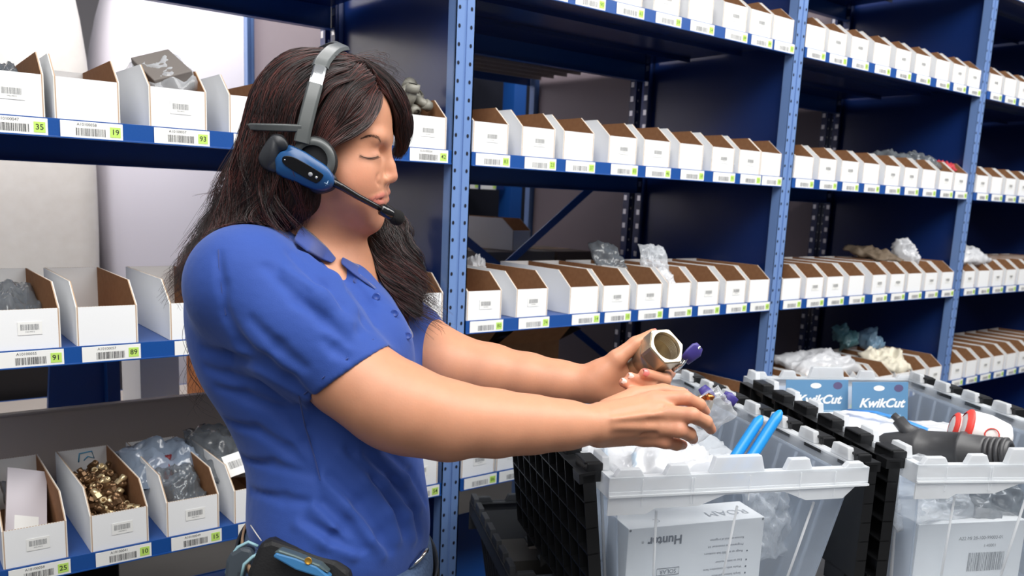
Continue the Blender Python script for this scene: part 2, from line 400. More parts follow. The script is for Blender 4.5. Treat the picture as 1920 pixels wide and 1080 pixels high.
carton(1.865, .70, 1.1595, .17, .3, .10, 'dull grey carton behind the brown bin backs under the brace', GC)
carton(2.05, .70, 1.1595, .17, .3, .10, 'brownish carton, rightmost behind the chest level bins', mat('dim_carton', (96, 82, 74), .8))
o = make_bin(1.83, 1.262, 'white parts bin lying on the grey carton behind the double post', None, y=.74, rz=.25, mark=False)
carton(1.30, .34, ROWZ[4]+.03, .22, .22, .25, 'brown carton with open flaps under the left arm', flap=True)
carton(1.56, .34, ROWZ[4]+.03, .24, .22, .24, 'brown carton, second under the left forearm', flap=True)
carton(.88, .72, .78, .22, .3, .34, 'orange brown carton behind the woman\'s back', mat('orange_carton', (176, 112, 66), .8))
carton(.62, .75, .78, .10, .2, .20, 'white carton behind the grey stop board', WHITECARD)
carton(.10, .55, .947, .14, .2, .05, 'white carton at the left edge behind the lowest bins', WHITECARD)
# dark cabinet and a blue gusset under the chest level shelf
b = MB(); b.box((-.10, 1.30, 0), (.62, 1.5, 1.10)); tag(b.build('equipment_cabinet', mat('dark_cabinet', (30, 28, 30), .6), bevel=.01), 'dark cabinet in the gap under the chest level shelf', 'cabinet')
b = MB(); b.prism([(0, 0), (.16, 0), (.16, .25), (.02, .25)], lambda u, v, w_: (.34+u, w_, .86+v), .70, .72)
b.box((.47, .66, .78), (.50, .74, 1.12)); tag(b.build('blue_bracket', BLUE), 'blue steel bracket under the chest level shelf beside the woman', 'bracket')
# far rack across the rear aisle, glimpsed through the middle bay
def far_rack_part(z, label):
    root = empty('far_rack_shelf', (2.0, 2.15, z), label, 'shelf', 'shelves of the far rack')
    m = MB(); m.box((.27, 0, 0), (.80, .4, .03)); m.build('deck', NAVY, root)
    for k in range(4):
        m = MB(); m.box((-.05, -.002, 0), (.05, 0, .034)); lb = m.build('shelf_label', PAPER, root, loc=(.34+k*.118, 0, -.001))
        m = MB(); m.box((.03, -.004, .006), (.048, -.002, .026)); m.build('number_sticker', GREEN, lb)
fr_ = empty('far_rack', (2.4, 2.3, 0), 'dark far rack with bright blue post glimpsed between the bins and the rear rack', 'rack')
def fc(o): o.location = Vector(o.location)-fr_.location; o.parent = fr_
b = MB(); b.box((2.82, 2.12, 0), (2.90, 2.22, 2.75)); fc(b.build('upright', BLUE))
b = MB(); b.box((2.20, 2.12, 0), (2.26, 2.22, 2.75)); fc(b.build('upright', BLUE))
b = MB(); b.box((2.2, 2.58, 0), (3.3, 2.62, 2.8)); fc(b.build('interior_shade', HOLLOW))  # black sheet standing in for the dark inside of the far rack
far_rack_part(1.475, 'dark far shelf with a row of small labels, below the eye level bins')
far_rack_part(2.12, 'dark far shelf with small labels seen above the eye level bins')

m = MB(); m.box((0, 0, 0), (.075, .004, .12)); m.box((0, .004, 0), (.075, .18, .004)); tag(m.build('card_divider', mat('cream_card', (236, 226, 176), .6), loc=(1.40, .16, ROWZ[4]+.032)), 'cream card sticking up between bins above the far forearm', 'card')
# ================================================================ PICKING CART AND TOTES
def clear_plastic(name, rgb, tr, rough=.25, tint=(250, 252, 254)):
    m = bpy.data.materials.new(name); m.use_nodes = True; nt = m.node_tree; nt.nodes.clear()
    out = nt.nodes.new('ShaderNodeOutputMaterial'); mx = nt.nodes.new('ShaderNodeMixShader'); mx.inputs[0].default_value = tr
    b = nt.nodes.new('ShaderNodeBsdfPrincipled'); b.inputs['Base Color'].default_value = lin(rgb); b.inputs['Roughness'].default_value = rough
    t = nt.nodes.new('ShaderNodeBsdfTransparent'); t.inputs['Color'].default_value = lin(tint)
    tl = nt.nodes.new('ShaderNodeBsdfTranslucent'); tl.inputs['Color'].default_value = lin(rgb)
    m2 = nt.nodes.new('ShaderNodeMixShader'); m2.inputs[0].default_value = .4
    nt.links.new(b.outputs[0], m2.inputs[1]); nt.links.new(tl.outputs[0], m2.inputs[2])
    nt.links.new(m2.outputs[0], mx.inputs[1]); nt.links.new(t.outputs[0], mx.inputs[2]); nt.links.new(mx.outputs[0], out.inputs['Surface'])
    return m
def bag_film(name, rgb=(225, 230, 236), tr=.72, rough=.12):
    m = bpy.data.materials.new(name); m.use_nodes = True; nt = m.node_tree; nt.nodes.clear()
    out = nt.nodes.new('ShaderNodeOutputMaterial'); mx = nt.nodes.new('ShaderNodeMixShader')
    lw = nt.nodes.new('ShaderNodeLayerWeight'); lw.inputs['Blend'].default_value = .35
    mp = nt.nodes.new('ShaderNodeMapRange'); mp.inputs['To Min'].default_value = 1-tr; mp.inputs['To Max'].default_value = min(1, 1.45-tr)
    nt.links.new(lw.outputs['Facing'], mp.inputs['Value']); nt.links.new(mp.outputs[0], mx.inputs[0])
    b = nt.nodes.new('ShaderNodeBsdfPrincipled'); b.inputs['Base Color'].default_value = lin(rgb); b.inputs['Roughness'].default_value = rough; b.inputs['Specular IOR Level'].default_value = 1
    t = nt.nodes.new('ShaderNodeBsdfTransparent')
    nt.links.new(t.outputs[0], mx.inputs[1]); nt.links.new(b.outputs[0], mx.inputs[2]); nt.links.new(mx.outputs[0], out.inputs['Surface'])
    return m
TOTE = clear_plastic('frosted_tote_wall', (222, 233, 248), .64, .25)
TOTEC = clear_plastic('clear_tote_end', (232, 240, 248), .87, .2)
TOTERIM = clear_plastic('frosted_tote_rim', (246, 248, 250), .28, .25)
TOTEG = clear_plastic('smoky_tote_wall', (92, 94, 98), .35, .35, (200, 200, 200))
TOTEGR = clear_plastic('smoky_tote_rim', (78, 80, 84), .12, .35)
FILM = bag_film('clear_film'); FILMW = bag_film('milky_film', (228, 230, 234), .45, .2); FILMG = bag_film('grey_film', (112, 118, 124), .5, .15)
def crumpled(name, M, sx, sy, sz, mtl, label, cat='bag', seed=0, n=30, amp=.22, group=None, parent=None, flat=.5):
    """crumpled plastic bag: closed sheet pillow of size sx, sy, sz with sharp folds, in the frame M"""
    rr = random.Random(seed); off = Vector((rr.uniform(0, 90), rr.uniform(0, 90), rr.uniform(0, 90)))
    vs = []; fs = []
    for side in (1, -1):
        for i in range(n+1):
            for j in range(n+1):
                u, v = i/n*2-1, j/n*2-1
                e = (1-abs(u)**3)*(1-abs(v)**3); e = max(e, 0)**.5
                p = Vector((u, v, side*.7*e))
                q = p*1.7+off
                d = mnoise.noise(q*1.1)*1.0+(.5-abs(mnoise.noise(q*1.7))*2.2)*.55+(.4-abs(mnoise.noise(q*3.6+off))*2)*.22
                ed = mnoise.noise_vector(p*2.2+off)*.28
                p2 = Vector((p.x*sx/2*(1+ed.x*.6), p.y*sy/2*(1+ed.y*.6), (p.z+d*amp*2.4*(.3+e)+ed.z*.5)*sz/2))
                vs.append(M @ p2)
    N = (n+1)*(n+1)
    for s in range(2):
        for i in range(n):
            for j in range(n):
                a = s*N+i*(n+1)+j; q = (a, a+n+1, a+n+2, a+1); fs.append(q if s == 0 else q[::-1])
    # weld rims
    m = MB(); m.add(vs, fs, 0, True)
    o = m.build(name, mtl, parent)
    bm = bmesh.new(); bm.from_mesh(o.data); bmesh.ops.remove_doubles(bm, verts=bm.verts, dist=1e-5); bm.to_mesh(o.data); bm.free()
    return tag(o, label, cat, group) if label else o
RIMZ = 1.045
def make_lid(root, side, W, L, y0, width, ang, name='lid_half'):
    """half lid hinged on a long side, hanging outwards; waffle ribs on the underside, which faces out"""
    hx = 0 if side < 0 else W
    M = Matrix.Translation((hx+side*.014, y0, -.004)) @ Matrix.Rotation(side*math.radians(90-ang), 4, 'Y')
    if side < 0: M = M @ Matrix.Scale(-1, 4, (1, 0, 0))
    m = MB()
    def bx(lo, hi): m.box(lo, hi, 0, M)
    bx((0, 0, -.003), (width, L, 0))
    nx, ny = 6, 10
    dpt = .017
    for i in range(nx+1):
        x = width*i/nx; bx((max(x-.0012, 0), 0, 0), (min(x+.0012, width), L, dpt))
    for j in range(ny+1):
        y = L*j/ny; bx((0, max(y-.0012, 0), 0), (width, min(y+.0012, L), dpt))
    bx((-.004, 0, -.006), (.012, .03, dpt+.006))
    for k in range(5):                                                   # interlocking teeth along the free edge
        bx((width-.002, L*(.04+k*.2), -.003), (width+.028, L*(.13+k*.2), .0)); bx((width-.002, L*(.04+k*.2), -.003), (width+.028, L*(.043+k*.2), dpt))
        bx((width+.024, L*(.04+k*.2), -.003), (width+.028, L*(.13+k*.2), dpt*.8))
    lid = m.build(name, RUBBER, root)
    for k in range(int(L/.10)+1):                                        # hinge knuckles standing between the clear tabs
        y = y0+.005+k*.098; x = hx+side*.010; m = MB()
        m.box((x-.013, y, -.018), (x+.013, y+.055, .012)); m.box((x-.016, y+.004, .009), (x+.010, y+.050, .014))
        m.build('hinge', RUBBER, lid, bevel=.002)
    return lid
def make_tote(origin, az, W, L, H, label, wall, rim, lids=(1, 1), group=None, tw=.042, cut=True, lidL=.56, lang=0):
    root = empty('tote', (origin[0], origin[1], RIMZ if len(origin) < 3 else origin[2]), label, 'tote', group, rz=math.radians(az-90))
    t = .0025; dx = tw; dy = .045
    def ring(z):                                                         # outline at depth z below the rim
        f = -z/H; return (dx*f+.014, W-dx*f-.014, dy*f+.014, L-dy*f-.014)
    x0, x1, y0, y1 = ring(-.02); a0, a1, b0, b1 = ring(-H)
    m = MB()
    def wallq(p0, p1, q0, q1, nrm):                                      # top edge p0-p1, bottom edge q0-q1
        n = Vector(nrm)*t; P4 = [Vector(p0), Vector(p1), Vector(q1), Vector(q0)]
        m.add(P4+[p-n for p in P4], [(0, 1, 2, 3), (7, 6, 5, 4), (0, 4, 5, 1), (1, 5, 6, 2), (2, 6, 7, 3), (3, 7, 4, 0)], 0)
    m2 = MB(); m, m2 = m2, m; wallq((x0, y0, -.02), (x1, y0, -.02), (a0, b0, -H), (a1, b0, -H), (0, -1, 0)); m.build('end_wall', TOTEC if wall is TOTE else wall, root); m = m2
    wallq((x1, y0, -.02), (x1, y1, -.02), (a1, b0, -H), (a1, b1, -H), (1, 0, 0))
    wallq((x1, y1, -.02), (x0, y1, -.02), (a1, b1, -H), (a0, b1, -H), (0, 1, 0))
    wallq((x0, y1, -.02), (x0, y0, -.02), (a0, b1, -H), (a0, b0, -H), (-1, 0, 0))
    m.box((a0, b0, -H), (a1, b1, -H+t))
    m.build('tote_body', wall, root)
    m = MB()                                                             # moulded vertical ribs
    for k in range(1, 12):
        f = k/12
        for s, (xt, xb) in enumerate(((x0, a0), (x1, a1))):
            yt = y0+(y1-y0)*f; yb = b0+(b1-b0)*f; e = (-.004 if s == 0 else .004)
            p = [(xt+e, yt-.002, -.03), (xt+e, yt+.002, -.03), (xb+e, yb+.002, -H), (xb+e, yb-.002, -H)]
            m.add([Vector(q) for q in p]+[Vector(q)-Vector((e, 0, 0)) for q in p], [(0, 1, 2, 3), (4, 7, 6, 5), (0, 4, 5, 1), (1, 5, 6, 2), (2, 6, 7, 3), (3, 7, 4, 0)], 0)
    for k in (1, 3, 5):
        f = k/6
        for yt, yb in ((y0, b0), (y1, b1)):
            xt = x0+(x1-x0)*f; xb = a0+(a1-a0)*f
            m.tube([(xt, yt-.003, -.06), (xb, yb-.003, -H)], .0022, 6)
    m.build('rib', rim, root)
    # rim collar
    m = MB(); o = .0
    hgt = .032
    m.box((0, 0, -hgt), (W, .003, 0)); m.box((0, L-.003, -hgt), (W, L, 0)); m.box((0, 0, -hgt), (.003, L, 0)); m.box((W-.003, 0, -hgt), (W, L, 0))
    for q in (((0, 0, -.004), (W, .016, -.001)), ((0, L-.016, -.004), (W, L, -.001)), ((0, 0, -.004), (.016, L, -.001)), ((W-.016, 0, -.004), (W, L, -.001))): m.box(*q)
    # deep front skirt with a raised hand-hold cut out
    for yy, s in ((-.001, 1), (L+.001, -1)):
        poly = [(0, -.022), (0, -.058), (.10*W, -.058), (.14*W, -.058), (.17*W, -.050), (.33*W, -.050), (.43*W, -.034), (.66*W, -.034), (.75*W, -.050), (.90*W, -.050), (.955*W, -.028), (W, -.024)]
        if s < 0: poly = [(0, -.026), (0, -.07), (W, -.07), (W, -.026)]
        n = len(poly); vs = [(u, yy, v) for u, v in poly]+[(u, yy+s*.003, v) for u, v in poly]
        fs = [tuple(range(n)), tuple(range(n, 2*n))[::-1]]+[(i, n+i, n+(i+1) % n, (i+1) % n) for i in range(n)]
        m.add(vs, fs, 0)
        for u in ((.12, .30, .31, .52, .72, .86) if s > 0 else ()): m.box((u*W-.0008, yy-.0012, -.045), (u*W+.0008, yy, -.004))
        if s > 0: m.box((0, yy-.003, -.030), (W, yy, -.027))
    m.build('rim', rim, root)
    def tab(vs):
        m = MB(); m.add([Vector(v) for v in vs], [(0, 1, 2, 3), (7, 6, 5, 4), (0, 4, 5, 1), (1, 5, 6, 2), (2, 6, 7, 3), (3, 7, 4, 0)], 0)
        m.build('interlock_tab', rim, root, bevel=.0015)
    def tabs(p, q, n, w_, out, h=.020):
        p = Vector(p); q = Vector(q); d = (q-p); Ld = d.length; d.normalize(); z = Vector((0, 0, 1)); o_ = Vector(out)
        for k in range(n):
            c = p+d*Ld*(k+.62)/n
            poly = [(-w_/2, 0), (w_/2, 0), (w_/2*.78, h), (-w_/2*.78, h)]
            tab([c+d*u+z*v for u, v in poly]+[c+d*u+z*v+o_*.012 for u, v in poly])
    tabs((.002, .0, 0), (.002, L, 0), 7, .050, (1, 0, 0)); tabs((W-.002, 0, 0), (W-.002, L, 0), 7, .050, (-1, 0, 0))
    for yy in (.001, L-.013):
        for u0, u1, h in ((.02, .13, .012), (.20, .30, .016), (.37, .58, .026), (.66, .77, .018), (.90, .99, .008)):
            vs = [(u0*W, yy, -.001), (u1*W, yy, -.001), (u1*W-.008, yy, h), (u0*W+.008, yy, h)]; tab(vs+[(a, yy+.012, c) for a, _, c in vs])
    if lids[0]: make_lid(root, -1, W, lidL, .03, lids[0], lang)
    if lids[1]: make_lid(root, 1, W, max(lidL, .56)+.05, .02, lids[1], 0)
    return root
T1O = onZ(1143, 897, RIMZ); T1AZ = 67; T1W = .445; T1L = .68
T2O = onZ(1722, 872, RIMZ); T2AZ = 61.5; T2W = .44; T2L = .68
t1 = make_tote(T1O, T1AZ, T1W, T1L, .285, 'clear frosted tote beneath the woman\'s hands with its black lid hanging open', TOTE, TOTERIM, (.255, .20), 'clear totes on the picking cart', lidL=.46, lang=-7)
t2 = make_tote(T2O, T2AZ, T2W, T2L, .285, 'clear frosted tote at the right edge holding blister cards and a grey fitting', TOTE, TOTERIM, (.21, .19), 'clear totes on the picking cart', lidL=.6)
T3O = onZ(945, 1080, .735); 
t3 = make_tote((T3O.x, T3O.y-.02, .735), 66, .42, .42, .30, 'smoky grey tote on the lower deck below the black waffle lid', TOTEG, TOTEGR, (0, 0))
def tl(root, x, y, z, rz=0): return Matrix.Translation(root.location) @ Matrix.Rotation(root.rotation_euler.z, 4, 'Z') @ Matrix.Translation((x, y, z)) @ Matrix.Rotation(rz, 4, 'Z')
# cart
cart = empty('picking_cart', (T1O.x, T1O.y, 0), 'grey steel picking cart carrying the totes', 'cart', rz=math.radians(-26))
m = MB(); m.box((.03, .02, .735), (.97, .66, .7585)); m.box((.03, .02, .70), (.97, .03, .735)); m.build('deck', GREYMETAL, cart)
m = MB(); m.box((-.14, .02, .41), (.97, .66, .433)); m.build('deck', GREYMETAL, cart)
m = MB(); m.box((-.14, .02, .15), (.97, .66, .17)); m.build('deck', GREYMETAL, cart)
for x in (.05, .95):
    for y in (.04, .64):
        m = MB(); m.box((x-.014, y-.014, .1), (x+.014, y+.014, .74)); m.build('leg', GREYMETAL, cart)
        m = MB(); m.lathe([(0, -.016), (.045, -.016), (.05, -.008), (.05, .008), (.045, .016), (0, .016)], Matrix.Translation((x, y, .05)) @ Matrix.Rotation(math.pi/2, 4, 'X'), 20)
        m.build('caster', RUBBER, cart)
# ---------------------------------------------------------------- contents of the first tote
FB = -.285+.004
def card_box(M, sx, sy, sz, name, label, cat='box'):
    root = empty(name, M.translation, label, cat); root.rotation_euler = M.to_euler()
    m = MB(); m.box((0, 0, 0), (sx, sy, sz)); m.build('carton_body', mat('glossy_white_card', (248, 248, 248), .35), root, bevel=.001)
    m = MB(); m.box((.0, -.0003, sz-.004), (.003, 0, sz)); return root
M = tl(t1, .058, .050, -.281, math.radians(4))
cb = card_box(M, .250, .075, .178, 'controller_box', 'glossy white carton printed upside down inside the near clear tote')
m = MB()
q = Matrix.Translation((.262/2, -.0006, .182/2)) @ PH @ Matrix.Rotation(math.pi, 4, 'Z')
def q2(x, z): return Matrix.Translation((x, -.0006, z)) @ PH @ Matrix.Rotation(math.pi, 4, 'Z')
text_mb(m, 'Hunter', q2(.066, .154), .021, 0, bold=.03); text_mb(m, '®', q2(.026, .154), .006, 0)
text_mb(m, 'SOLAR', q2(.075, .10), .010, 0)
m.tube([(.055, -.0008, .094), (.055, -.0008, .106), (.095, -.0008, .106), (.095, -.0008, .094)], .0005, 4, closed=True, cap=False)
m.build('brand_print', mat('print_grey', (84, 88, 100), .5), cb)
m = MB()
for k, s in enumerate(['Remote control of irrigation', 'Programmable transmitter kit', 'Range up to 1000 feet outdoors', 'Easy to install receiver', 'Works with all controllers here', 'Simple button operation', 'Manual zone start', 'Transmitter and receiver included']):
    text_mb(m, s, q2(.213, .146-.0118*k-(.004 if k > 2 else 0)), .0056, 0, align='LEFT')
    if k > 1: m.box((.220, -.0009, .144-.0118*k-(.004 if k > 2 else 0)), (.2225, -.0003, .1465-.0118*k-(.004 if k > 2 else 0)))
m.build('small_print', mat('print_grey', (84, 88, 100), .5), cb)
m = MB(); text_mb(m, 'ROAM', Matrix.Translation((.195, .03, .1786)) @ Matrix.Rotation(math.pi, 4, 'Z'), .028, 0)
text_mb(m, 'C', Matrix.Translation((.06, .022, .1786)) @ Matrix.Rotation(math.pi, 4, 'Z'), .018, 0)
m.build('top_print', mat('print_pale', (176, 178, 182), .5), cb)
m = MB()
for x in (.003, .2465): m.lathe([(0, 0), (.0022, 0)], Matrix.Translation((x, -.0008, .175)) @ PH, 10)
m.build('corner_rivet', GREYINK, cb)
crumpled('plastic_bag', tl(t1, .12, .15, -.02), .21, .20, .075, FILMW, 'crumpled clear bag heaped at the near left of the first tote', seed=3, group='clear bags in the totes')
crumpled('plastic_bag', tl(t1, .20, .30, -.045), .26, .20, .08, FILM, 'crumpled clear bag in the middle of the first tote beneath the hands', seed=9, group='clear bags in the totes')
crumpled('plastic_bag', tl(t1, .375, .16, -.14, .3) @ Matrix.Rotation(1.2, 4, 'X'), .10, .15, .06, FILM, 'clear bag standing right of the white carton behind the tote wall', seed=12, group='clear bags in the totes')
PLB = mat('blue_grip_rubber', (30, 140, 215), .35)
def stick(p, q, r, label, g):
    p = Vector(p); q = Vector(q); d = (q-p); m = MB(); N = 14
    pts = [p+d*(i/N) for i in range(N+1)]; rs = [r]*(N+1); rs[-1] = r*.55; pts.append(q+d.normalized()*r*.35); rs.append(r*.15)
    rs[0] = r*.9; m.tube(pts, rs, 14)
    return tag(m.build('blue_tube', PLB), label, 'tube', g)
stick(P(1350, 900, 1.36), P(1427, 782, 1.40), .0088, 'left bright blue rubber tube sticking out of the first tote', 'blue tubes in the tote')
stick(P(1378, 905, 1.36), P(1463, 772, 1.40), .0090, 'right bright blue rubber tube sticking out of the first tote', 'blue tubes in the tote')
LB = mat('pale_blue_strap', (120, 200, 245), .35)
for x, lab in ((1131, 'pale blue strap in clear film at the near left corner of the tote'), (1184, 'pale blue strap in clear film, right of its twin under the wrist')):
    a = P(x, 825, 1.45); c = P(x+8, 885, 1.40); m = MB(); m.tube([a, (a+c)/2+Vector((0, 0, .004)), c], .005, 8, flat=.4, up=CB)
    tag(m.build('blue_strap', LB), lab, 'strap', 'pale blue straps')
# ---------------------------------------------------------------- contents of the second tote
def blister(px0, px1, py0, py1, zc, label, tilt=.05):
    c = P((px0+px1)/2, (py0+py1)/2, zc); wd = (px1-px0)/F_PX*zc; hg = (py1-py0)/F_PX*zc
    root = empty('blister_card', c, label, 'card', 'two blue blister cards'); X = CR; Z = (CU+CB*tilt).normalized()
    B = frame(c, X, Z); root.matrix_world = B
    m = MB(); m.box((-wd/2, -.0006, -hg/2-.03), (wd/2, .0006, hg/2)); m.build('card', mat('blister_blue', (96, 140, 178), .35), root, bevel=.0004)
    def f(x, z): return Matrix.Translation((x, -.0009, z)) @ PH
    m = MB(); text_mb(m, 'KwikCut', f(.003, hg*.02), .029, 0, bold=.035, shear=.35); m.build('brand_print', mat('card_white', (238, 240, 240), .4), root)
    m = MB(); m.lathe([(0, 0), (.013, 0)], f(-wd*.02, hg*.36) @ Matrix.Diagonal((1, .5, 1, 1)), 20); m.build('hang_hole', PAPER, root)
    m = MB(); m.lathe([(0, 0), (.011, 0)], f(wd*.33, hg*.36) @ Matrix.Diagonal((1, .8, 1, 1)), 20); m.build('seal', mat('seal_purple', (92, 84, 120), .5), root)
    m = MB(); m.box((-wd*.38, -.0012, -hg*.27), (wd*.38, -.0008, -hg*.23)); m.box((-wd*.42, -.0012, -hg*.42), (wd*.42, -.0008, -hg*.34)); m.build('stripe', mat('stripe_blue', (150, 185, 212), .4), root)
    return root
blister(1473, 1590, 712, 790, 2.02, 'left blue blister card with white slanted brand lettering at the back of the tote')
blister(1597, 1702, 716, 800, 2.00, 'right blue blister card with white slanted brand lettering at the back of the tote')
crumpled('plastic_bag', tl(t2, .13, .42, -.055, .1), .24, .20, .05, mat('white_pouch', (238, 240, 244), .35), 'white printed pouch lying before the blister cards', seed=21, amp=.08)
def ribbon(name, pts, wd, mtl, label, cat, th=.0015):
    m = MB(); m.tube(pts, wd, 8, flat=.08, up=(0, 0, 1)); return tag(m.build(name, mtl), label, cat)
BST = mat('stripe_bright_blue', (62, 140, 225), .4)
ribbon('blue_strip', [P(1590, 768, 1.86), P(1640, 772, 1.82), P(1690, 786, 1.78), P(1742, 806, 1.74)], .010, BST, 'curved bright blue strip on the white pouch', 'strip')
ribbon('blue_strip', [P(1585, 792, 1.82), P(1625, 803, 1.78), P(1660, 815, 1.75)], .012, BST, 'short blue printed strip nearer the grey fitting', 'strip')
crumpled('plastic_bag', tl(t2, .26, .34, -.05, -.3), .22, .17, .05, FILMW, 'milky clear pouch lying right of the white pouch', seed=22, amp=.1)
# grey pipe fitting
PIPE = mat('grey_pvc', (66, 66, 68), .42, bump=(120, .2, .001))
a = P(1650, 836, 1.66); c = P(1876, 850, 1.50); d = (c-a); Lf = d.length; Mf = frame(a, d, (0, 0, 1)) @ Matrix.Rotation(math.pi/2, 4, 'Y')
fit = empty('pipe_fitting', a, 'grey plastic pipe fitting with branch lying across the second tote', 'pipe fitting'); fit.matrix_world = Mf
m = MB(); m.lathe([(0, 0), (.020, 0), (.026, .01), (.032, .05), (.037, .075), (.037, .082), (.034, .084), (.034, .15), (.036, .151), (.036, .156), (.032, .158), (.030, .19), (.026, .195), (0, .195)], n=28); m.build('fitting_body', PIPE, fit)
m = MB()
for k in range(4): m.lathe([(.024, .194+k*.009), (.029, .195+k*.009), (.029, .200+k*.009), (.024, .201+k*.009)], n=24)
m.lathe([(.0, .194), (.024, .194), (.024, .232), (.017, .233), (.017, .2), (0, .2)], n=24); m.build('ribbed_end', PIPE, fit)
m = MB(); m.tube([(-.02, 0, .07), (-.036, 0, .052), (-.052, .002, .038)], [.018, .013, .012], 16); m.tube([(-.048, 0, .045), (-.062, 0, .030)], [.007, .007], 12); m.build('branch', PIPE, fit)
m = MB(); m.box((.012, -.006, .10), (.060, .006, .14)); m.build('lug', PIPE, fit, bevel=.003)
# red and white rolls
RW = mat('white_wrap', (240, 236, 234), .6); RD = mat('red_print', (225, 70, 62), .5)
for (x, y, z, r, L, lab) in ((1815, 808, 1.62, .028, .06, 'small white roll with red edges behind the grey fitting'), (1850, 812, 1.58, .034, .085, 'white roll with a red round print on its side')):
    root = empty('wrapped_roll', P(x, y, z), lab, 'roll', 'red and white rolls')
    root.matrix_world = frame(P(x, y, z), CR*.93-CU*.28+CB*.25, CU)
    m = MB(); m.lathe([(0, -L/2), (r*.7, -L/2), (r, -L*.42), (r*1.02, 0), (r*.8, L*.40), (r*.3, L*.5), (0, L*.5)], Matrix.Rotation(math.pi/2, 4, 'Y'), 10); m.build('wrap', RW, root)
    m = MB(); m.lathe([(r*.80, -L*.505), (r*1.03, -L*.44), (r*1.05, -L*.38), (r*.98, -L*.37)], Matrix.Rotation(math.pi/2, 4, 'Y'), 14); m.build('red_edge', RD, root)
    if r > .03:
        m = MB(); pts = [(.012*math.cos(k*.4), -r*1.01, .012*math.sin(k*.4)) for k in range(16)]; m.tube(pts, .0012, 5, closed=True, cap=False); m.build('round_print', RD, root)
M = tl(t2, .06, .06, -.278, math.radians(3))
bx2 = card_box(M, .22, .12, .15, 'shipping_box', 'pale carton with a barcode inside the rightmost clear tote')
m = MB(); text_mb(m, 'A22 MI 28-100-99003-01', q2(.13, .12) @ Matrix.Rotation(math.pi, 4, 'Z'), .009, 0); text_mb(m, '1-43001', q2(.15, .105) @ Matrix.Rotation(math.pi, 4, 'Z'), .008, 0)
barcode(m, q2(.145, .075), .075, .035, 0, 4); m.build('printed_barcode', GREYINK, bx2)
crumpled('plastic_bag', tl(t2, .10, .12, -.085, .2) @ Matrix.Rotation(.9, 4, 'X'), .18, .13, .07, FILM, 'clear bag behind the near wall of the second tote, left part', seed=31, group='clear bags in the totes')
crumpled('plastic_bag', tl(t2, .22, .13, -.09, -.2) @ Matrix.Rotation(1.0, 4, 'X'), .15, .14, .07, FILMG, 'grey clear bag with stickers behind the near wall of the second tote', seed=33, group='clear bags in the totes')
# contents of the lower tote
for k, (x, y, z, sx, sy, sz, lab, c_) in enumerate(((.06, .24, -.295, .14, .12, .22, 'dark grey box standing at the far left of the lower tote', (72, 70, 68)), (.215, .24, -.295, .13, .12, .22, 'dark brown box standing beside the dark grey box', (62, 54, 50)), (.07, .06, -.295, .24, .15, .10, 'bundle of yellowed papers in clear film in the lower tote', (150, 150, 120)))):
    M = tl(t3, x, y, z); o = MB().box((0, 0, 0), (sx, sy, sz)).build('boxed_part', mat('boxed_part_%s' % ['grey', 'brown', 'yellow'][k], c_, .6)); o.matrix_world = M; tag(o, lab, 'box')
crumpled('plastic_bag', tl(t3, .19, .13, -.17), .24, .17, .05, FILMG, 'grey clear bag on the papers of the lower tote', seed=41)
# ---------------------------------------------------------------- bags lying in the shelf bins
def shelfbag(bay, row, k, dz, mtl, label, seed, s=(.085, .16, .07), dy=.14, rx=.5, rz=0):
    o = BINS[(bay, row, k)]; M = Matrix.Translation((o.location.x, dy, ROWZ[row]+.03+dz)) @ Matrix.Rotation(rz, 4, 'Z') @ Matrix.Rotation(rx, 4, 'X')
    return crumpled('plastic_bag', M, s[0], s[1], s[2], mtl, label, seed=seed, group='plastic bags in the shelf bins')
shelfbag(1, 3, 5, .10, FILM, 'clear bag standing in the sixth chest level bin of the valve bay', 51, (.10, .14, .05), .10, 1.2)
shelfbag(1, 3, 5, .06, FILMW, 'milky bag tucked in the front of the sixth chest level bin', 52, (.08, .10, .04), .06, .9)
shelfbag(1, 3, 4, .10, FILMG, 'grey clear bag in the fifth chest level bin of the valve bay', 53, (.10, .16, .06), .16, .9)
shelfbag(1, 3, 1, .105, FILMW, 'small clear ball of film on the second chest level bin of the valve bay', 54, (.045, .045, .05), .25, .2)
shelfbag(2, 2, 6, .105, FILMG, 'grey bag heaped on the seventh eye level bin between the thin posts', 55, (.10, .16, .06), .14, .3)
shelfbag(2, 2, 7, .105, FILMG, 'grey bag heaped on the eighth eye level bin between the thin posts', 56, (.10, .14, .06), .12, .3)
shelfbag(2, 2, 8, .09, mat('red_pouch', (190, 60, 70), .5), 'red pouch on the ninth eye level bin between the thin posts', 57, (.08, .08, .05), .08, .3)
shelfbag(2, 3, 6, .125, mat('tan_pouch', (110, 96, 80), .6), 'brownish pouch on the seventh chest level bin between the thin posts', 58, (.16, .18, .05), .18, .2)
shelfbag(2, 3, 7, .13, FILMW, 'milky bag standing on the eighth chest level bin between the thin posts', 59, (.07, .12, .09), .12, 1.1)
shelfbag(3, 3, 1, .125, FILMW, 'large milky bag over the rightmost bay chest level bins', 60, (.26, .18, .10), .12, .2)
shelfbag(2, 4, 3, .115, FILMW, 'long milky bag across the waist level bins between the thin posts', 61, (.34, .16, .08), .12, .3, -.1)
shelfbag(2, 4, 6, .10, mat('cream_pouch', (214, 208, 190), .5), 'cream crumpled bag on the seventh waist level bin', 62, (.14, .16, .09), .08, .3)
shelfbag(2, 4, 6, .17, bag_film('teal_film', (120, 175, 185), .4), 'teal tinted bag above the waist level bins', 63, (.08, .10, .08), .26, .6)
shelfbag(2, 4, 7, .15, bag_film('blue_film', (150, 190, 220), .4), 'pale blue bag on the eighth waist level bin', 64, (.08, .10, .09), .22, .6)
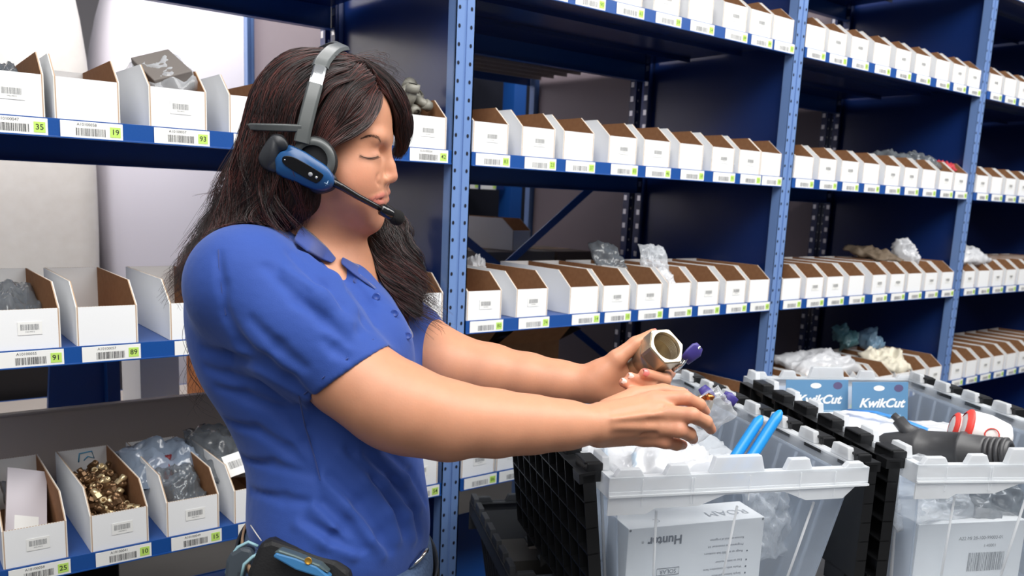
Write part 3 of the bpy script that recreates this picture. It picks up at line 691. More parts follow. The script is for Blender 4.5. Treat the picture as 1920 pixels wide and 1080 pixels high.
shelfbag(0, 3, 6, .14, FILMG, 'grey clear bag leaning above the chest level bin beside the woman\'s hair', 65, (.13, .20, .06), .12, 1.0, .3)
# left bay
o = BINS[(0, 2, 2)]; M = Matrix.Translation((o.location.x+.004, .10, ROWZ[2]+.03+.092)) @ Matrix.Rotation(-.35, 4, 'Y') @ Matrix.Rotation(.5, 4, 'X')
m = MB(); m.box((-.036, -.05, -.025), (.036, .05, .03), 0, M); tag(m.build('boxed_valve', GC, bevel=.002), 'small grey carton tilted in the bin above sticker 93', 'box')
crumpled('plastic_bag', M, .10, .13, .08, FILM, 'clear bag wrapped around the tilted grey carton', seed=70, amp=.1)
shelfbag(0, 3, 0, .045, FILMG, 'dark grey bag in the bin above sticker 91', 71, (.085, .2, .06), .15, .4)
shelfbag(0, 2, 0, .07, FILMG, 'grey bag in the bin above sticker 35', 72, (.08, .16, .05), .15, .2)
shelfbag(0, 4, 0, .045, FILMG, 'dark clear bag at the left in the bin above sticker 25', 73, (.05, .16, .04), .16, .5)
m = MB(); m.box((-.034, -.085, -.003), (.034, .085, .003)); m.box((-.02, -.07, .003), (.02, -.03, .0034), 1); o = m.build('paper_packet', [mat('packet_paper', (206, 200, 206), .6), PAPER]); o.matrix_world = Matrix.Translation((.213, .13, .845)) @ Matrix.Rotation(.3, 4, 'Y') @ Matrix.Rotation(.55, 4, 'X'); tag(o, 'white paper packet leaning in the bin above sticker 25', 'packet')
shelfbag(0, 4, 2, .085, bag_film('bluish_film', (150, 165, 185), .35), 'bluish crumpled bag spilling over the bin above sticker 15', 74, (.15, .15, .07), .20, .3, .2)
shelfbag(0, 4, 2, .06, FILMG, 'clear bag with fittings in front of the bin above sticker 15', 75, (.085, .12, .06), .09, .5)
shelfbag(0, 4, 3, .095, FILMG, 'dark grey bag heaped on the waist level bin above sticker 38', 76, (.14, .2, .07), .18, .3)
m = MB(); m.box((-.022, -.001, -.024), (.022, .001, .024)); m2 = onface(0, -.0015, 0); barcode(m, m2, .03, .016, 1, 8)
o = m.build('paper_tag', [PAPER, GREYINK]); o.matrix_world = Matrix.Translation((.59, .085, .875)) @ Matrix.Rotation(-.2, 4, 'Y') @ Matrix.Rotation(-.7, 4, 'X'); tag(o, 'white paper tag on the dark bag beside the woman\'s waist', 'tag')
# brass fittings in the bin above sticker 10
BRASS = mat('brass', (128, 100, 72), .33, metal=.7, noise=(60, (84, 62, 44), .25)); BRASSL = mat('pale_brass', (206, 186, 146), .3, metal=.6)
def fitting_mb():
    m = MB(); m.lathe([(0, 0), (.0045, 0), (.0045, .001), (.0032, .0012), (.0032, .007), (.0055, .0075)], n=12)
    m.lathe([(.0055, .0075), (.0078, .0075), (.0078, .016), (.0055, .0163)], n=6, smooth=False)
    m.lathe([(.0055, .0163), (.0060, .017), (.0060, .026), (.0048, .027), (.0036, .027), (.0034, .02), (0, .02)], n=14)
    return m
fa = fitting_mb().build('brass_fitting', BRASS); fb = fitting_mb().build('brass_fitting', BRASSL); rr = random.Random(11)
bo = BINS[(0, 4, 1)].location
lays = 0; first = [True, True]
for k in range(170):
    u = rr.uniform(-.021, .021); v = rr.uniform(.028, .21); prog = v/.2
    hbase = .050+.036*prog
    z = bo.z+hbase+rr.uniform(-.022, .004)+.010*math.cos(u*30)-.01
    src = (fb if rr.random() < .25 else fa)
    idx = 0 if src is fa else 1
    o = src if first[idx] else src.copy()
    if not first[idx]: COL.objects.link(o)
    first[idx] = False
    o.location = (bo.x+u, bo.y+v, z); o.rotation_euler = (rr.uniform(.3, 2.6), rr.uniform(-.8, .8), rr.uniform(0, 6.28)); s = rr.uniform(.9, 1.2); o.scale = (s, s, s)
    tag(o, 'small brass hose fitting heaped in the bin above sticker 10' if idx == 0 else 'pale yellow brass hose fitting heaped in the bin above sticker 10', 'brass fitting', 'brass fittings in the bin')
# grey elbow fittings heaped over the bin between the hair and the double post
PG = mat('grey_elbow_plastic', (138, 136, 126), .45)
def elbow_mb():
    m = MB(); m.tube([(0, 0, -.02), (0, 0, .005), (.006, 0, .016), (.018, 0, .022), (.034, 0, .022)], [.0105]*5, 14)
    m.lathe([(.0095, -.022), (.0145, -.022), (.0145, -.006), (.0105, -.005)], n=14); m.lathe([(.0095, .030), (.0145, .030), (.0145, .014), (.0105, .013)], Matrix.Translation((0, 0, .022)) @ Matrix.Rotation(math.pi/2, 4, 'Y'), 14)
    return m
e0 = elbow_mb().build('elbow_fitting', PG); bo = BINS[(0, 2, 6)].location
for k in range(22):
    o = e0 if k == 0 else e0.copy()
    if k: COL.objects.link(o)
    lv = k//8
    o.location = (bo.x+rr.uniform(-.034, .03), bo.y+rr.uniform(.04, .22), bo.z+.07+.018*lv+rr.uniform(0, .012)); o.rotation_euler = (rr.uniform(0, 6.3), rr.uniform(-1, 1), rr.uniform(0, 6.3)); s = rr.uniform(.8, 1.15); o.scale = (s, s, s)
    tag(o, 'grey plastic elbow fitting heaped in the bin right of the hair', 'elbow fitting', 'elbow fittings in the bin')

m = MB(); q = onface(.006, .2958, .088); m.tube([q @ Vector(p) for p in ((-.014, -.008, 0), (-.012, .010, 0), (.012, .012, 0), (.016, -.004, 0), (.004, .002, 0), (-.004, -.006, 0))], .0014, 5)
o = m.build('blue_stamp', mat('cyan_ink', (60, 160, 205), .5)); o.parent = BINS[(0, 4, 1)]
shelfbag(0, 4, 2, .075, mat('red_foil', (120, 44, 48), .4), 'dark red pouch among the bags above sticker 15', 78, (.05, .09, .04), .17, .5, .2)
# ================================================================ IMPLICIT SURFACES (for the body, clothes and hair)
class Field:
    def __init__(s): s.p = []
    def cap(s, a, b, ra, rb=None, k=.01, op='u'):
        rb = ra if rb is None else rb; a = np.array(a, float); b = np.array(b, float)
        s.p.append(('c', (a, b, ra, rb), k, op, (a+b)/2, np.linalg.norm(b-a)/2+max(ra, rb))); return s
    def chain(s, pts, rs, k=.01, op='u', k0=None):
        for i in range(len(pts)-1): s.cap(pts[i], pts[i+1], rs[i], rs[i+1], k if i or k0 is None else k0, op)
        return s
    def ell(s, c, rad, axes=None, k=.01, op='u'):
        A = np.array([list(v) for v in (axes or ((1, 0, 0), (0, 1, 0), (0, 0, 1)))], float)
        s.p.append(('e', (np.array(c, float), np.array(rad, float), A), k, op, np.array(c, float), max(rad))); return s
    def nest(s, F, k=.02):                       # smooth union with a finished field
        lo = np.min([p[4]-p[5] for p in F.p if p[3] != 's'], 0); hi = np.max([p[4]+p[5] for p in F.p if p[3] != 's'], 0)
        s.p.append(('f', F, k, 'u', (lo+hi)/2, np.linalg.norm(hi-lo)/2)); return s
    def plane(s, p0, n, k=.003):                 # cut away the side the normal points to
        s.p.append(('p', (np.array(p0, float), np.array(n, float)/np.linalg.norm(n)), k, 's', None, 0)); return s
    @staticmethod
    def _d(pr, P):
        kd, dt = pr[0], pr[1]
        if kd == 'c':
            a, b, ra, rb = dt; ba = b-a; L = max(ba @ ba, 1e-12); pa = P-a
            t = np.clip(pa @ ba/L, 0, 1); q = pa-t[:, None]*ba
            return np.sqrt((q*q).sum(1))-(ra+(rb-ra)*t)
        if kd == 'e':
            c, r, A = dt; q = (P-c) @ A.T; k0 = np.sqrt(((q/r)**2).sum(1)); k1 = np.sqrt(((q/(r*r))**2).sum(1))
            return np.where(k1 < 1e-9, -r.min(), k0*(k0-1)/np.maximum(k1, 1e-9))
        if kd == 'f': return dt.ev(P)
        p0, n = dt; return -((P-p0) @ n)
    def ev(s, P, idx=None):
        d = np.full(len(P), 1.0)
        for i in (range(len(s.p)) if idx is None else idx):
            pr = s.p[i]; e = s._d(pr, P); k = pr[2]
            if pr[3] == 'u':
                h = np.maximum(k-np.abs(d-e), 0)/k; d = np.minimum(d, e)-h*h*k*.25
            elif pr[3] == 'h':                   # hard union
                d = np.minimum(d, e)
            else:
                e = -e; h = np.maximum(k-np.abs(d-e), 0)/k; d = np.maximum(d, e)+h*h*k*.25
        return d
    def mesh(s, name, h, mats, disp=None, parent=None, tint=None, smooth=1):
        lo = np.min([p[4]-p[5] for p in s.p if p[3] != 's'], 0)-.02; hi = np.max([p[4]+p[5] for p in s.p if p[3] != 's'], 0)+.02
        n = 12; bs = n*h; nb = np.ceil((hi-lo)/bs).astype(int)
        g = np.stack(np.meshgrid(*[np.arange(q) for q in nb], indexing='ij'), -1).reshape(-1, 3)
        cen = lo+(g+.5)*bs; rad = bs*.87
        d = np.concatenate([s.ev(cen[i:i+60000]) for i in range(0, len(cen), 60000)])
        act = np.abs(d) < rad+.012; g = g[act]; cen = cen[act]
        pc = np.array([p[4] if p[4] is not None else (0, 0, 0) for p in s.p]); pr_ = np.array([p[5] if p[4] is not None else 1e9 for p in s.p]); pk = np.array([p[2] for p in s.p])
        NB = nb*n+2; NY, NZ = int(NB[1]), int(NB[2])
        o = np.stack(np.meshgrid(*[np.arange(n+1)]*3, indexing='ij'), -1)
        E = []; V = []; IDS = []; Q = []
        cor = [(i, j, k) for i in (0, 1) for j in (0, 1) for k in (0, 1)]
        edges = [(a, b) for a in range(8) for b in range(a+1, 8) if sum(abs(cor[a][t]-cor[b][t]) for t in range(3)) == 1]
        for gb, c in zip(g, cen):
            idx = np.nonzero(np.linalg.norm(pc-c, axis=1)-pr_ < 2.2*rad+pk+.004)[0]
            base = gb*n; Pg = (lo+(base+o.reshape(-1, 3))*h)
            dd = s.ev(Pg, idx)
            if disp is not None: dd = dd+disp(Pg)
            dd = dd.reshape(n+1, n+1, n+1); ins = dd < 0
            if ins.all() or not ins.any(): continue
            cs = [dd[a:a+n, b:b+n, e:e+n] for a, b, e in cor]; ci = [x < 0 for x in cs]
            sm = sum(x.astype(int) for x in ci); m = (sm > 0) & (sm < 8)
            ii = np.argwhere(m); vals = np.stack([x[m] for x in cs], 1)
            acc = np.zeros((len(ii), 3)); cnt = np.zeros(len(ii))
            for a, b in edges:
                va, vb = vals[:, a], vals[:, b]; cr = (va < 0) != (vb < 0)
                t = np.where(cr, va/np.where(cr, va-vb, 1), 0); pa = np.array(cor[a]); pb = np.array(cor[b])
                acc += np.where(cr[:, None], pa+t[:, None]*(pb-pa), 0); cnt += cr
            V.append(lo+(base+ii+acc/cnt[:, None])*h)
            gi = base+ii+1; IDS.append((gi[:, 0].astype(np.int64)*NY+gi[:, 1])*NZ+gi[:, 2])
            for ax in range(3):
                sl = [slice(0, n)]*3; sl2 = list(sl); sl2[ax] = slice(1, n+1)
                A_, B_ = ins[tuple(sl)], ins[tuple(sl2)]
                for fl, mm in ((0, A_ & ~B_), (1, ~A_ & B_)):
                    e = np.argwhere(mm)
                    if not len(e): continue
                    e = base+e+1; u, v = (ax+1) % 3, (ax+2) % 3
                    def cid(du, dv):
                        x = e.copy(); x[:, u] += du; x[:, v] += dv; return (x[:, 0].astype(np.int64)*NY+x[:, 1])*NZ+x[:, 2]
                    q = [cid(-1, -1), cid(0, -1), cid(0, 0), cid(-1, 0)]
                    if fl: q = q[::-1]
                    Q.append(np.stack(q, 1))
        V = np.concatenate(V); IDS = np.concatenate(IDS); Q = np.concatenate(Q)
        od = np.argsort(IDS); IDS = IDS[od]; V = V[od]
        pos = np.searchsorted(IDS, Q); pos = np.clip(pos, 0, len(IDS)-1); ok = (IDS[pos] == Q).all(1); F = pos[ok]
        for _ in range(smooth):                  # light smoothing along the quad edges
            acc = np.zeros_like(V); cnt = np.zeros(len(V))
            for a in range(4):
                i, j = F[:, a], F[:, (a+1) % 4]
                for t in range(3): acc[:, t] += np.bincount(i, V[j, t], len(V))+np.bincount(j, V[i, t], len(V))
                cnt += np.bincount(i, minlength=len(V))+np.bincount(j, minlength=len(V))
            V = V*.5+acc/np.maximum(cnt, 1)[:, None]*.5
        me = bpy.data.meshes.new(name); me.vertices.add(len(V)); me.vertices.foreach_set('co', V.astype(np.float32).ravel())
        me.loops.add(len(F)*4); me.loops.foreach_set('vertex_index', F.astype(np.int32).ravel())
        me.polygons.add(len(F)); me.polygons.foreach_set('loop_start', np.arange(0, len(F)*4, 4, dtype=np.int32))
        me.update(calc_edges=True); me.polygons.foreach_set('use_smooth', np.ones(len(F), bool))
        for m in (mats if isinstance(mats, list) else [mats]): me.materials.append(m)
        if tint is not None:
            c = tint(V); ca = me.color_attributes.new('tint', 'FLOAT_COLOR', 'POINT')
            ca.data.foreach_set('color', np.concatenate([c, np.ones((len(c), 1))], 1).astype(np.float32).ravel())
        me.update(); ob = bpy.data.objects.new(name, me); COL.objects.link(ob)
        if parent: ob.parent = parent
        return ob
# ================================================================ THE PERSON
PR = empty('person', (0.52, -0.60, 0), 'person in a blue polo shirt and headset, reaching right, holding a valve', 'person')
def child(o): o.parent = PR; o.matrix_parent_inverse = Matrix.Translation(-PR.location); return o
def A3(v): return np.array(v, float)
HZ = 1.12; HC = P(608, 250, HZ)
Tc = (CAM-HC).normalized(); Rt = (CR-Tc*(CR @ Tc)).normalized()
aa = math.radians(12); HL = (Tc*math.cos(aa)-Rt*math.sin(aa)).normalized(); HF = (Rt*math.cos(aa)+Tc*math.sin(aa)).normalized(); HU = HL.cross(HF).normalized()
if HU @ CU < 0: HU = -HU
def onplane(px, py, O, N):
    r = ROT @ Vector(((px-CX)/F_PX, -(py-CY)/F_PX, -1.0)); return CAM+r*(((O-CAM) @ N)/(r @ N))
def hp(px, py, s=0): return onplane(px, py, HC, HL)+HL*s          # s metres towards the near side of the mid-plane point
def hv(px, py, s=0): return onplane(px, py, HC+HL*s, HL)           # the point of the offset plane seen at the pixel
BC = P(585, 700, 1.175); Tb = (CAM-BC).normalized(); Rb = (CR-Tb*(CR @ Tb)).normalized()
ab = math.radians(13); BL = (Tb*math.cos(ab)-Rb*math.sin(ab)).normalized(); BF = (Rb*math.cos(ab)+Tb*math.sin(ab)).normalized(); BU = BL.cross(BF).normalized()
if BU @ CU < 0: BU = -BU
def bp(px, py, s=0): return onplane(px, py, BC, BL)+BL*s
HAX = (HF, HU, HL); BAX = (BF, BU, BL)
def rotax(ax, deg):                              # turn the F-U pair in the picture plane
    a = math.radians(deg); f = ax[0]*math.cos(a)+ax[1]*math.sin(a); u = ax[1]*math.cos(a)-ax[0]*math.sin(a); return (f, u, ax[2])
# ---- skin
def lerp_pts(pts, t):
    t = max(0, min(1, t))*(len(pts)-1); i = min(int(t), len(pts)-2); f = t-i; return Vector(pts[i]).lerp(Vector(pts[i+1]), f)
def surf(F, p, dirv, off=0, n=26):               # march onto a surface along dirv
    p = A3(p); d = A3(dirv); d /= np.linalg.norm(d)
    for _ in range(n): p = p+d*F.ev(p[None])[0]
    return Vector(p+d*off)
def onbody(px, py, off=.0):
    r = (ROT @ Vector(((px-CX)/F_PX, -(py-CY)/F_PX, -1.0))).normalized(); return surf(B, CAM+r*.85, r, -off, 50)
B = Field()
B.ell(hp(606, 226), (.083, .078, .072), HAX, .01)
B.ell(hp(668, 214), (.043, .055, .056), HAX, .02)
B.ell(hp(652, 312), (.052, .080, .058), HAX, .03)
B.cap(hp(712, 258, -.028), hp(712, 258, .028), .0105, k=.012)
for s in (-1, 1):
    B.cap(hp(676, 322, s*.038), hp(660, 332, s*.048), .016, .014, k=.022)
    B.cap(hp(588, 345, s*.048), hp(684, 402, s*.020), .019, .016, k=.022)
    B.cap(hp(595, 300, s*.055), hp(600, 350, s*.052), .014, .016, k=.02)
    B.cap(hp(690, 350, s*.022), hp(678, 375, s*.026), .014, .014, k=.018)
B.ell(hp(686, 366), (.0235, .025, .028), HAX, .016)
B.ell(hp(699, 405), (.0135, .0165, .019), HAX, .014)
B.cap(hp(660, 420, 0), hp(690, 418, 0), .012, .010, k=.02)
B.cap(hp(718, 272), hp(729, 312), .0065, .0080, k=.009)
B.cap(hp(729, 312), hp(733, 330), .0085, .0095, k=.006)
for s in (-1, 1):
    B.cap(hp(727, 335, s*.007), hp(716, 338, s*.0125), .0066, .0070, k=.005)
    B.cap(hp(729, 345, s*.0058), hp(719, 346, s*.0065), .0030, .0034, k=.002, op='s')
    B.cap(hp(712, 331, s*.0195), hp(702, 350, s*.0235), .0016, .001, k=.006, op='s')
    B.ell(hp(722, 287, s*.030), (.0105, .0100, .0120), HAX, .013, 's')
    B.ell(hp(701, 291, s*.0315), (.0125, .0112, .0128), HAX, .006)
    B.cap(hp(716, 261, s*.016), hp(706, 256, s*.042), .0058, .0045, k=.014)
    B.chain([hp(717, 283, s*.024), hp(712, 281, s*.034), hp(700, 284, s*.0430)], [.0007, .0009, .0007], .003, 's')
    B.ell(hp(676, 343, s*.037), (.020, .030, .020), HAX, .035)
    B.chain([hp(712, 324, s*.0195), hp(706.5, 335, s*.0205), hp(711, 347, s*.0180)], [.0014, .0022, .0016], .004, 's')
# lips and nostril wings, laid onto the face surface and mirrored to the far side
def mir(p): return p-HL*(2*((p-HC) @ HL))
B.ell(hp(716.5, 366), (.0060, .0046, .0085), HAX, .008); B.ell(hp(713, 379), (.0066, .0050, .0085), HAX, .008)
B0 = Field(); B0.p = list(B.p)
def onb0(px, py, off=0):
    r = (ROT @ Vector(((px-CX)/F_PX, -(py-CY)/F_PX, -1.0))).normalized(); return surf(B0, CAM+r*.85, r, -off, 50)
UL = [onb0(x, y, -.0022) for x, y in ((715, 365.5), (711, 367), (706, 369), (698, 371.5), (691, 373.5))]; ULR = [.0032, .0034, .0031, .0026, .0016]
LL = [onb0(x, y, -.0026) for x, y in ((712, 380), (708, 380.5), (704, 379.5), (697, 377.5), (691, 375.5))]; LLR = [.0040, .0041, .0037, .0029, .0016]
GL = [onb0(x, y, -.0002) for x, y in ((726, 372), (718, 373), (709, 373.2), (699, 374), (689, 375))]
for fn in (lambda p: p, mir):
    B.chain([fn(p) for p in UL], ULR, .0035); B.chain([fn(p) for p in LL], LLR, .0035)
B.cap(UL[0], mir(UL[0]), ULR[0], k=.0045); B.cap(LL[0], mir(LL[0]), LLR[0], k=.0045)
for fn in (lambda p: p, mir):
    B.chain([fn(p) for p in GL], [.0012, .0012, .0012, .0012, .0010], .0016, 's')
al = onb0(719, 337, -.0035)
gw = [onb0(x, y, .0) for x, y in ((712, 325), (707.5, 331), (706.5, 338), (709.5, 344.5), (715, 347))]
for fn in (lambda p: p, mir):
    B.ell(fn(al), (.0075, .0070, .0060), HAX, .003); B.chain([fn(p) for p in gw], [.0006, .0012, .0014, .0012, .0008], .0030, 's')
B.cap(hp(719, 391, -.008), hp(719, 391, .008), .0028, k=.007, op='s')
B.cap(hp(726, 353, -.001), hp(723, 360, .001), .0014, k=.004, op='s')
for s in (-1, 1):                                # ears
    B.ell(hp(590, 300, s*.070), (.017, .030, .008), rotax(HAX, 12), .008)
    B.ell(hp(596, 298, s*.079), (.009, .018, .006), rotax(HAX, 12), .004, 's')
# neck
B.chain([hp(585, 330, 0), hp(583, 400, 0), bp(560, 490, 0)], [.052, .047, .050], .03)
B.cap(hp(630, 418, 0), bp(632, 478, 0), .028, .034, k=.03)
B.cap(hp(600, 385, .045), bp(650, 492, .012), .009, .007, k=.012)
B.cap(bp(632, 512, .0), bp(655, 570, 0), .042, .040, k=.03)
# torso beneath the shirt
B.ell(bp(570, 640), (.105, .17, .135), BAX, .04)
B.ell(bp(630, 860), (.100, .17, .115), BAX, .04)
B.ell(bp(640, 1040), (.105, .12, .14), BAX, .04)
RSH, LSH = P(462, 535, 1.035), P(655, 560, 1.32)
B.cap(bp(545, 516, 0), RSH, .04, .052, k=.03); B.cap(bp(570, 522, 0), LSH, .04, .045, k=.03)
# right (near) arm
RA = [RSH, P(560, 620, 1.03), P(655, 702, 1.027), P(714, 744, 1.02), P(768, 768, 1.02), P(850, 787, 1.03), P(930, 794, 1.045), P(1000, 796, 1.055), P(1060, 797, 1.065), P(1112, 797, 1.075)]
B.chain(RA, [.056, .052, .0500, .0495, .0480, .0430, .0385, .0330, .0275, .0245], .02)
B.cap(P(730, 790, 1.03), P(830, 812, 1.03), .026, .024, k=.03)
# left (far) arm
LA = [LSH, P(730, 600, 1.29), P(800, 658, 1.27), P(850, 685, 1.255), P(920, 698, 1.245), P(990, 708, 1.235), P(1050, 716, 1.225), P(1102, 720, 1.215)]
B.chain(LA, [.05, .047, .045, .0430, .0385, .0325, .0275, .0245], .02)
# right hand
def q(px, py, z): return P(px, py, z)
mc = [(q(1128, 778, 1.085), q(1226, 750, 1.095), .0165, .0112), (q(1126, 792, 1.075), q(1238, 774, 1.080), .0165, .0112), (q(1124, 806, 1.08), q(1228, 801, 1.083), .0160, .0108), (q(1122, 818, 1.09), q(1208, 821, 1.098), .0140, .0100)]
for a, b_, r0, r1 in mc: B.cap(a, b_, r0, r1, k=.012)
B.cap(q(1135, 800, 1.10), q(1205, 790, 1.115), .020, .016, k=.014)
FR = [([q(1226, 750, 1.095), q(1284, 746, 1.088), q(1311, 759, 1.102), q(1322, 771, 1.116)], [.0112, .0094, .0083, .0068]),
      ([q(1238, 774, 1.080), q(1297, 778, 1.066), q(1323, 791, 1.083), q(1333, 805, 1.100)], [.0112, .0096, .0085, .0070]),
      ([q(1228, 801, 1.083), q(1274, 806, 1.070), q(1292, 814, 1.084), q(1299, 823, 1.100)], [.0110, .0100, .0088, .0072]),
      ([q(1208, 821, 1.098), q(1248, 828, 1.086), q(1268, 833, 1.098), q(1280, 834, 1.112)], [.0104, .0092, .0080, .0066])]
for pts, rs in FR: B.chain(pts, rs, .0035, k0=.008)
B.chain([q(1140, 770, 1.115), q(1190, 742, 1.135), q(1243, 733, 1.140), q(1280, 737, 1.135)], [.0165, .0120, .0098, .0078], .004, k0=.014)
for a, b_ in ((q(1150, 772, 1.067), q(1222, 757, 1.082)), (q(1150, 786, 1.057), q(1232, 776, 1.069)), (q(1150, 800, 1.06), q(1222, 801, 1.072))): B.cap(a, b_, .0018, .0016, k=.009)
for a, b_ in ((q(1243, 762, 1.072), q(1222, 768, 1.066)), (q(1243, 790, 1.065), q(1218, 790, 1.064)), (q(1228, 813, 1.074), q(1202, 812, 1.076))): B.cap(a, b_, .0016, .0012, k=.007, op='s')
# left hand
B.chain([q(1102, 720, 1.215), q(1140, 722, 1.225), q(1185, 716, 1.240)], [.0245, .023, .017], .014)
B.cap(q(1130, 735, 1.21), q(1185, 742, 1.225), .017, .013, k=.014)
B.cap(q(1125, 706, 1.215), q(1195, 700, 1.245), .018, .013, k=.012)
FL = [([q(1200, 704, 1.245), q(1254, 698, 1.232), q(1246, 712, 1.178), q(1208, 700, 1.148)], [.0112, .0096, .0090, .0074]),
      ([q(1196, 718, 1.242), q(1244, 724, 1.212), q(1220, 722, 1.165), q(1182, 707, 1.146)], [.0108, .0094, .0084, .0070]),
      ([q(1188, 731, 1.235), q(1224, 740, 1.200), q(1202, 734, 1.158), q(1169, 717, 1.143)], [.0102, .0090, .0080, .0066]),
      ([q(1178, 744, 1.225), q(1202, 752, 1.190), q(1186, 745, 1.162)], [.0095, .0080, .0068])]
for pts, rs in FL: B.chain(pts, rs, .003, k0=.008)
B.chain([q(1120, 712, 1.205), q(1156, 673, 1.195), q(1192, 645, 1.198), q(1224, 626, 1.205)], [.0185, .0128, .0104, .0076], .005, k0=.016)
B.cap(q(1130, 700, 1.205), q(1165, 700, 1.215), .014, .012, k=.02)
LIPS = []; LIPR = []
for L_, R_ in ((UL, ULR), (LL, LLR)):
    for t_ in np.linspace(0, 1, 7): LIPS.append(A3(L_[0].lerp(mir(L_[0]), t_))); LIPR.append(R_[0]+.0008)
    for t_ in np.linspace(0, 1, 13):
        p_ = lerp_pts(L_, t_); r_ = float(np.interp(t_*4, range(5), R_))+.0008
        for q_ in (p_, mir(p_)): LIPS.append(A3(q_)); LIPR.append(r_)
CHK = A3(hp(678, 335, .05)); LIDP = A3(hp(703, 287, .042)); NOSE = A3(hp(735, 333, 0))
LASHL = [onbody(x, y) for x, y in ((709, 292.5), (704, 295), (697, 296.5), (690, 296.5), (682, 294.5), (675, 291))]
BROWL = [onbody(x, y) for x, y in ((714, 266), (711, 259), (705, 256), (696, 254.5), (686, 256), (677, 260))]
def seg(L, n): return [A3(lerp_pts(L, i/(n-1))) for i in range(n)]
LASHP = seg(LASHL, 24); BROWP = seg(BROWL, 24)
def skin_tint(V):
    base = np.array(lin((202, 143, 112))[:3]); c = np.tile(base, (len(V), 1))
    def mixin(col, w): nonlocal c; c = c*(1-w[:, None])+np.array(lin(col)[:3])*w[:, None]
    mixin((214, 142, 118), .5*np.exp(-((V-CHK)**2).sum(1)/(2*.018**2)))
    mixin((206, 134, 112), .4*np.exp(-((V-NOSE)**2).sum(1)/(2*.009**2)))
    mixin((168, 122, 104), .45*np.exp(-((V-LIDP)**2).sum(1)/(2*.006**2)))
    dl = np.min([np.linalg.norm(V-p, axis=1) for p in LASHP], 0); mixin((70, 44, 38), np.clip(1-(dl-.0006)/.0020, 0, 1)*.45)
    dl = np.min([np.linalg.norm(V-p, axis=1) for p in BROWP], 0); mixin((140, 96, 76), np.clip(1-(dl-.0008)/.0035, 0, 1)*.4)
    dl = np.min([np.linalg.norm(V-p, axis=1)-r for p, r in zip(LIPS, LIPR)], 0)
    mixin((192, 108, 98), np.clip(1-(dl-.0002)/.0016, 0, 1)*.8)
    for pts, rs in FR+FL:                        # knuckles and fingertips are redder
        for p in (pts[1], pts[-1]): mixin((216, 134, 112), .35*np.exp(-((V-A3(p))**2).sum(1)/(2*.008**2)))
    return c
SKIN = bpy.data.materials.new('skin'); SKIN.use_nodes = True; nt = SKIN.node_tree; b = nt.nodes['Principled BSDF']
at = nt.nodes.new('ShaderNodeAttribute'); at.attribute_name = 'tint'
tc = nt.nodes.new('ShaderNodeTexCoord'); n1 = nt.nodes.new('ShaderNodeTexNoise'); n1.inputs['Scale'].default_value = 60; n1.inputs['Detail'].default_value = 6; nt.links.new(tc.outputs['Object'], n1.inputs['Vector'])
hs = nt.nodes.new('ShaderNodeHueSaturation'); mr = nt.nodes.new('ShaderNodeMapRange'); mr.inputs['To Min'].default_value = .92; mr.inputs['To Max'].default_value = 1.08
nt.links.new(n1.outputs['Fac'], mr.inputs['Value']); nt.links.new(mr.outputs[0], hs.inputs['Value']); nt.links.new(at.outputs['Color'], hs.inputs['Color']); nt.links.new(hs.outputs[0], b.inputs['Base Color'])
n2 = nt.nodes.new('ShaderNodeTexNoise'); n2.inputs['Scale'].default_value = 420; nt.links.new(tc.outputs['Object'], n2.inputs['Vector'])
bu = nt.nodes.new('ShaderNodeBump'); bu.inputs['Strength'].default_value = .18; bu.inputs['Distance'].default_value = .0006; nt.links.new(n2.outputs['Fac'], bu.inputs['Height']); nt.links.new(bu.outputs[0], b.inputs['Normal'])
b.inputs['Roughness'].default_value = .48; b.inputs['Specular IOR Level'].default_value = .45
b.inputs['Subsurface Weight'].default_value = .15; b.inputs['Subsurface Radius'].default_value = (1, .35, .2); b.inputs['Subsurface Scale'].default_value = .006
body = child(B.mesh('body', .0021, SKIN, tint=skin_tint, smooth=2))
# ---- nails, lashes, brow
NAIL = mat('nail_pink', (226, 128, 122), .2, coat=.5); NAILW = mat('nail_pale', (232, 206, 194), .2, coat=.5)
def nail(tip, prev, out, mtl, s=1):
    tip = Vector(tip); d = (tip-Vector(prev)).normalized(); o_ = Vector(out); o_ = (o_-d*(o_ @ d)).normalized(); M = frame(tip+d*.0005+o_*.0052*s, d, o_)
    m = MB(); vs = []; n = 9
    for i in range(n+1):
        for j in range(n+1):
            u, v = i/n*2-1, j/n*2-1; w_ = (1-.25*max(u, 0)**3); vs.append(M @ Vector((u*.0062*s, v*.0050*s*w_, .0016-.0032*v*v-.0012*u*u)))
    fs = [(i*(n+1)+j, (i+1)*(n+1)+j, (i+1)*(n+1)+j+1, i*(n+1)+j+1) for i in range(n) for j in range(n)]
    m.add(vs, fs, 0, True); o = m.build('fingernail', mtl); so = o.modifiers.new('s', 'SOLIDIFY'); so.thickness = .0012; child(o)
nail(FL[0][0][-1], FL[0][0][-2], CB+CU*.3, NAIL, 1.15); nail(FL[1][0][-1], FL[1][0][-2], CB+CU*.4, NAILW); nail(FL[2][0][-1], FL[2][0][-2], CB+CU*.5, NAILW, .95)
nail(FR[1][0][-1], FR[1][0][-2], CB*.8+CR+CU*.2, NAIL, .95); nail(q(1280, 737, 1.135), q(1243, 733, 1.14), CU+CB*.35, NAIL); nail(FR[0][0][-1], FR[0][0][-2], CB*.6+CR+CU*.4, NAILW, .95)
nail(q(1224, 626, 1.205), q(1192, 645, 1.198), CU*1+CB*.4-CR*.3, NAIL)
LASH = mat('lash', (20, 14, 14), .5)
rr = random.Random(5)
def lerp_pts(pts, t):
    t = max(0, min(1, t))*(len(pts)-1); i = min(int(t), len(pts)-2); f = t-i; return Vector(pts[i]).lerp(Vector(pts[i+1]), f)
m = MB(); m.tube([p+CB*.0003 for p in LASHL], [.0001, .0003, .0005, .0005, .0003, .0001], 6)
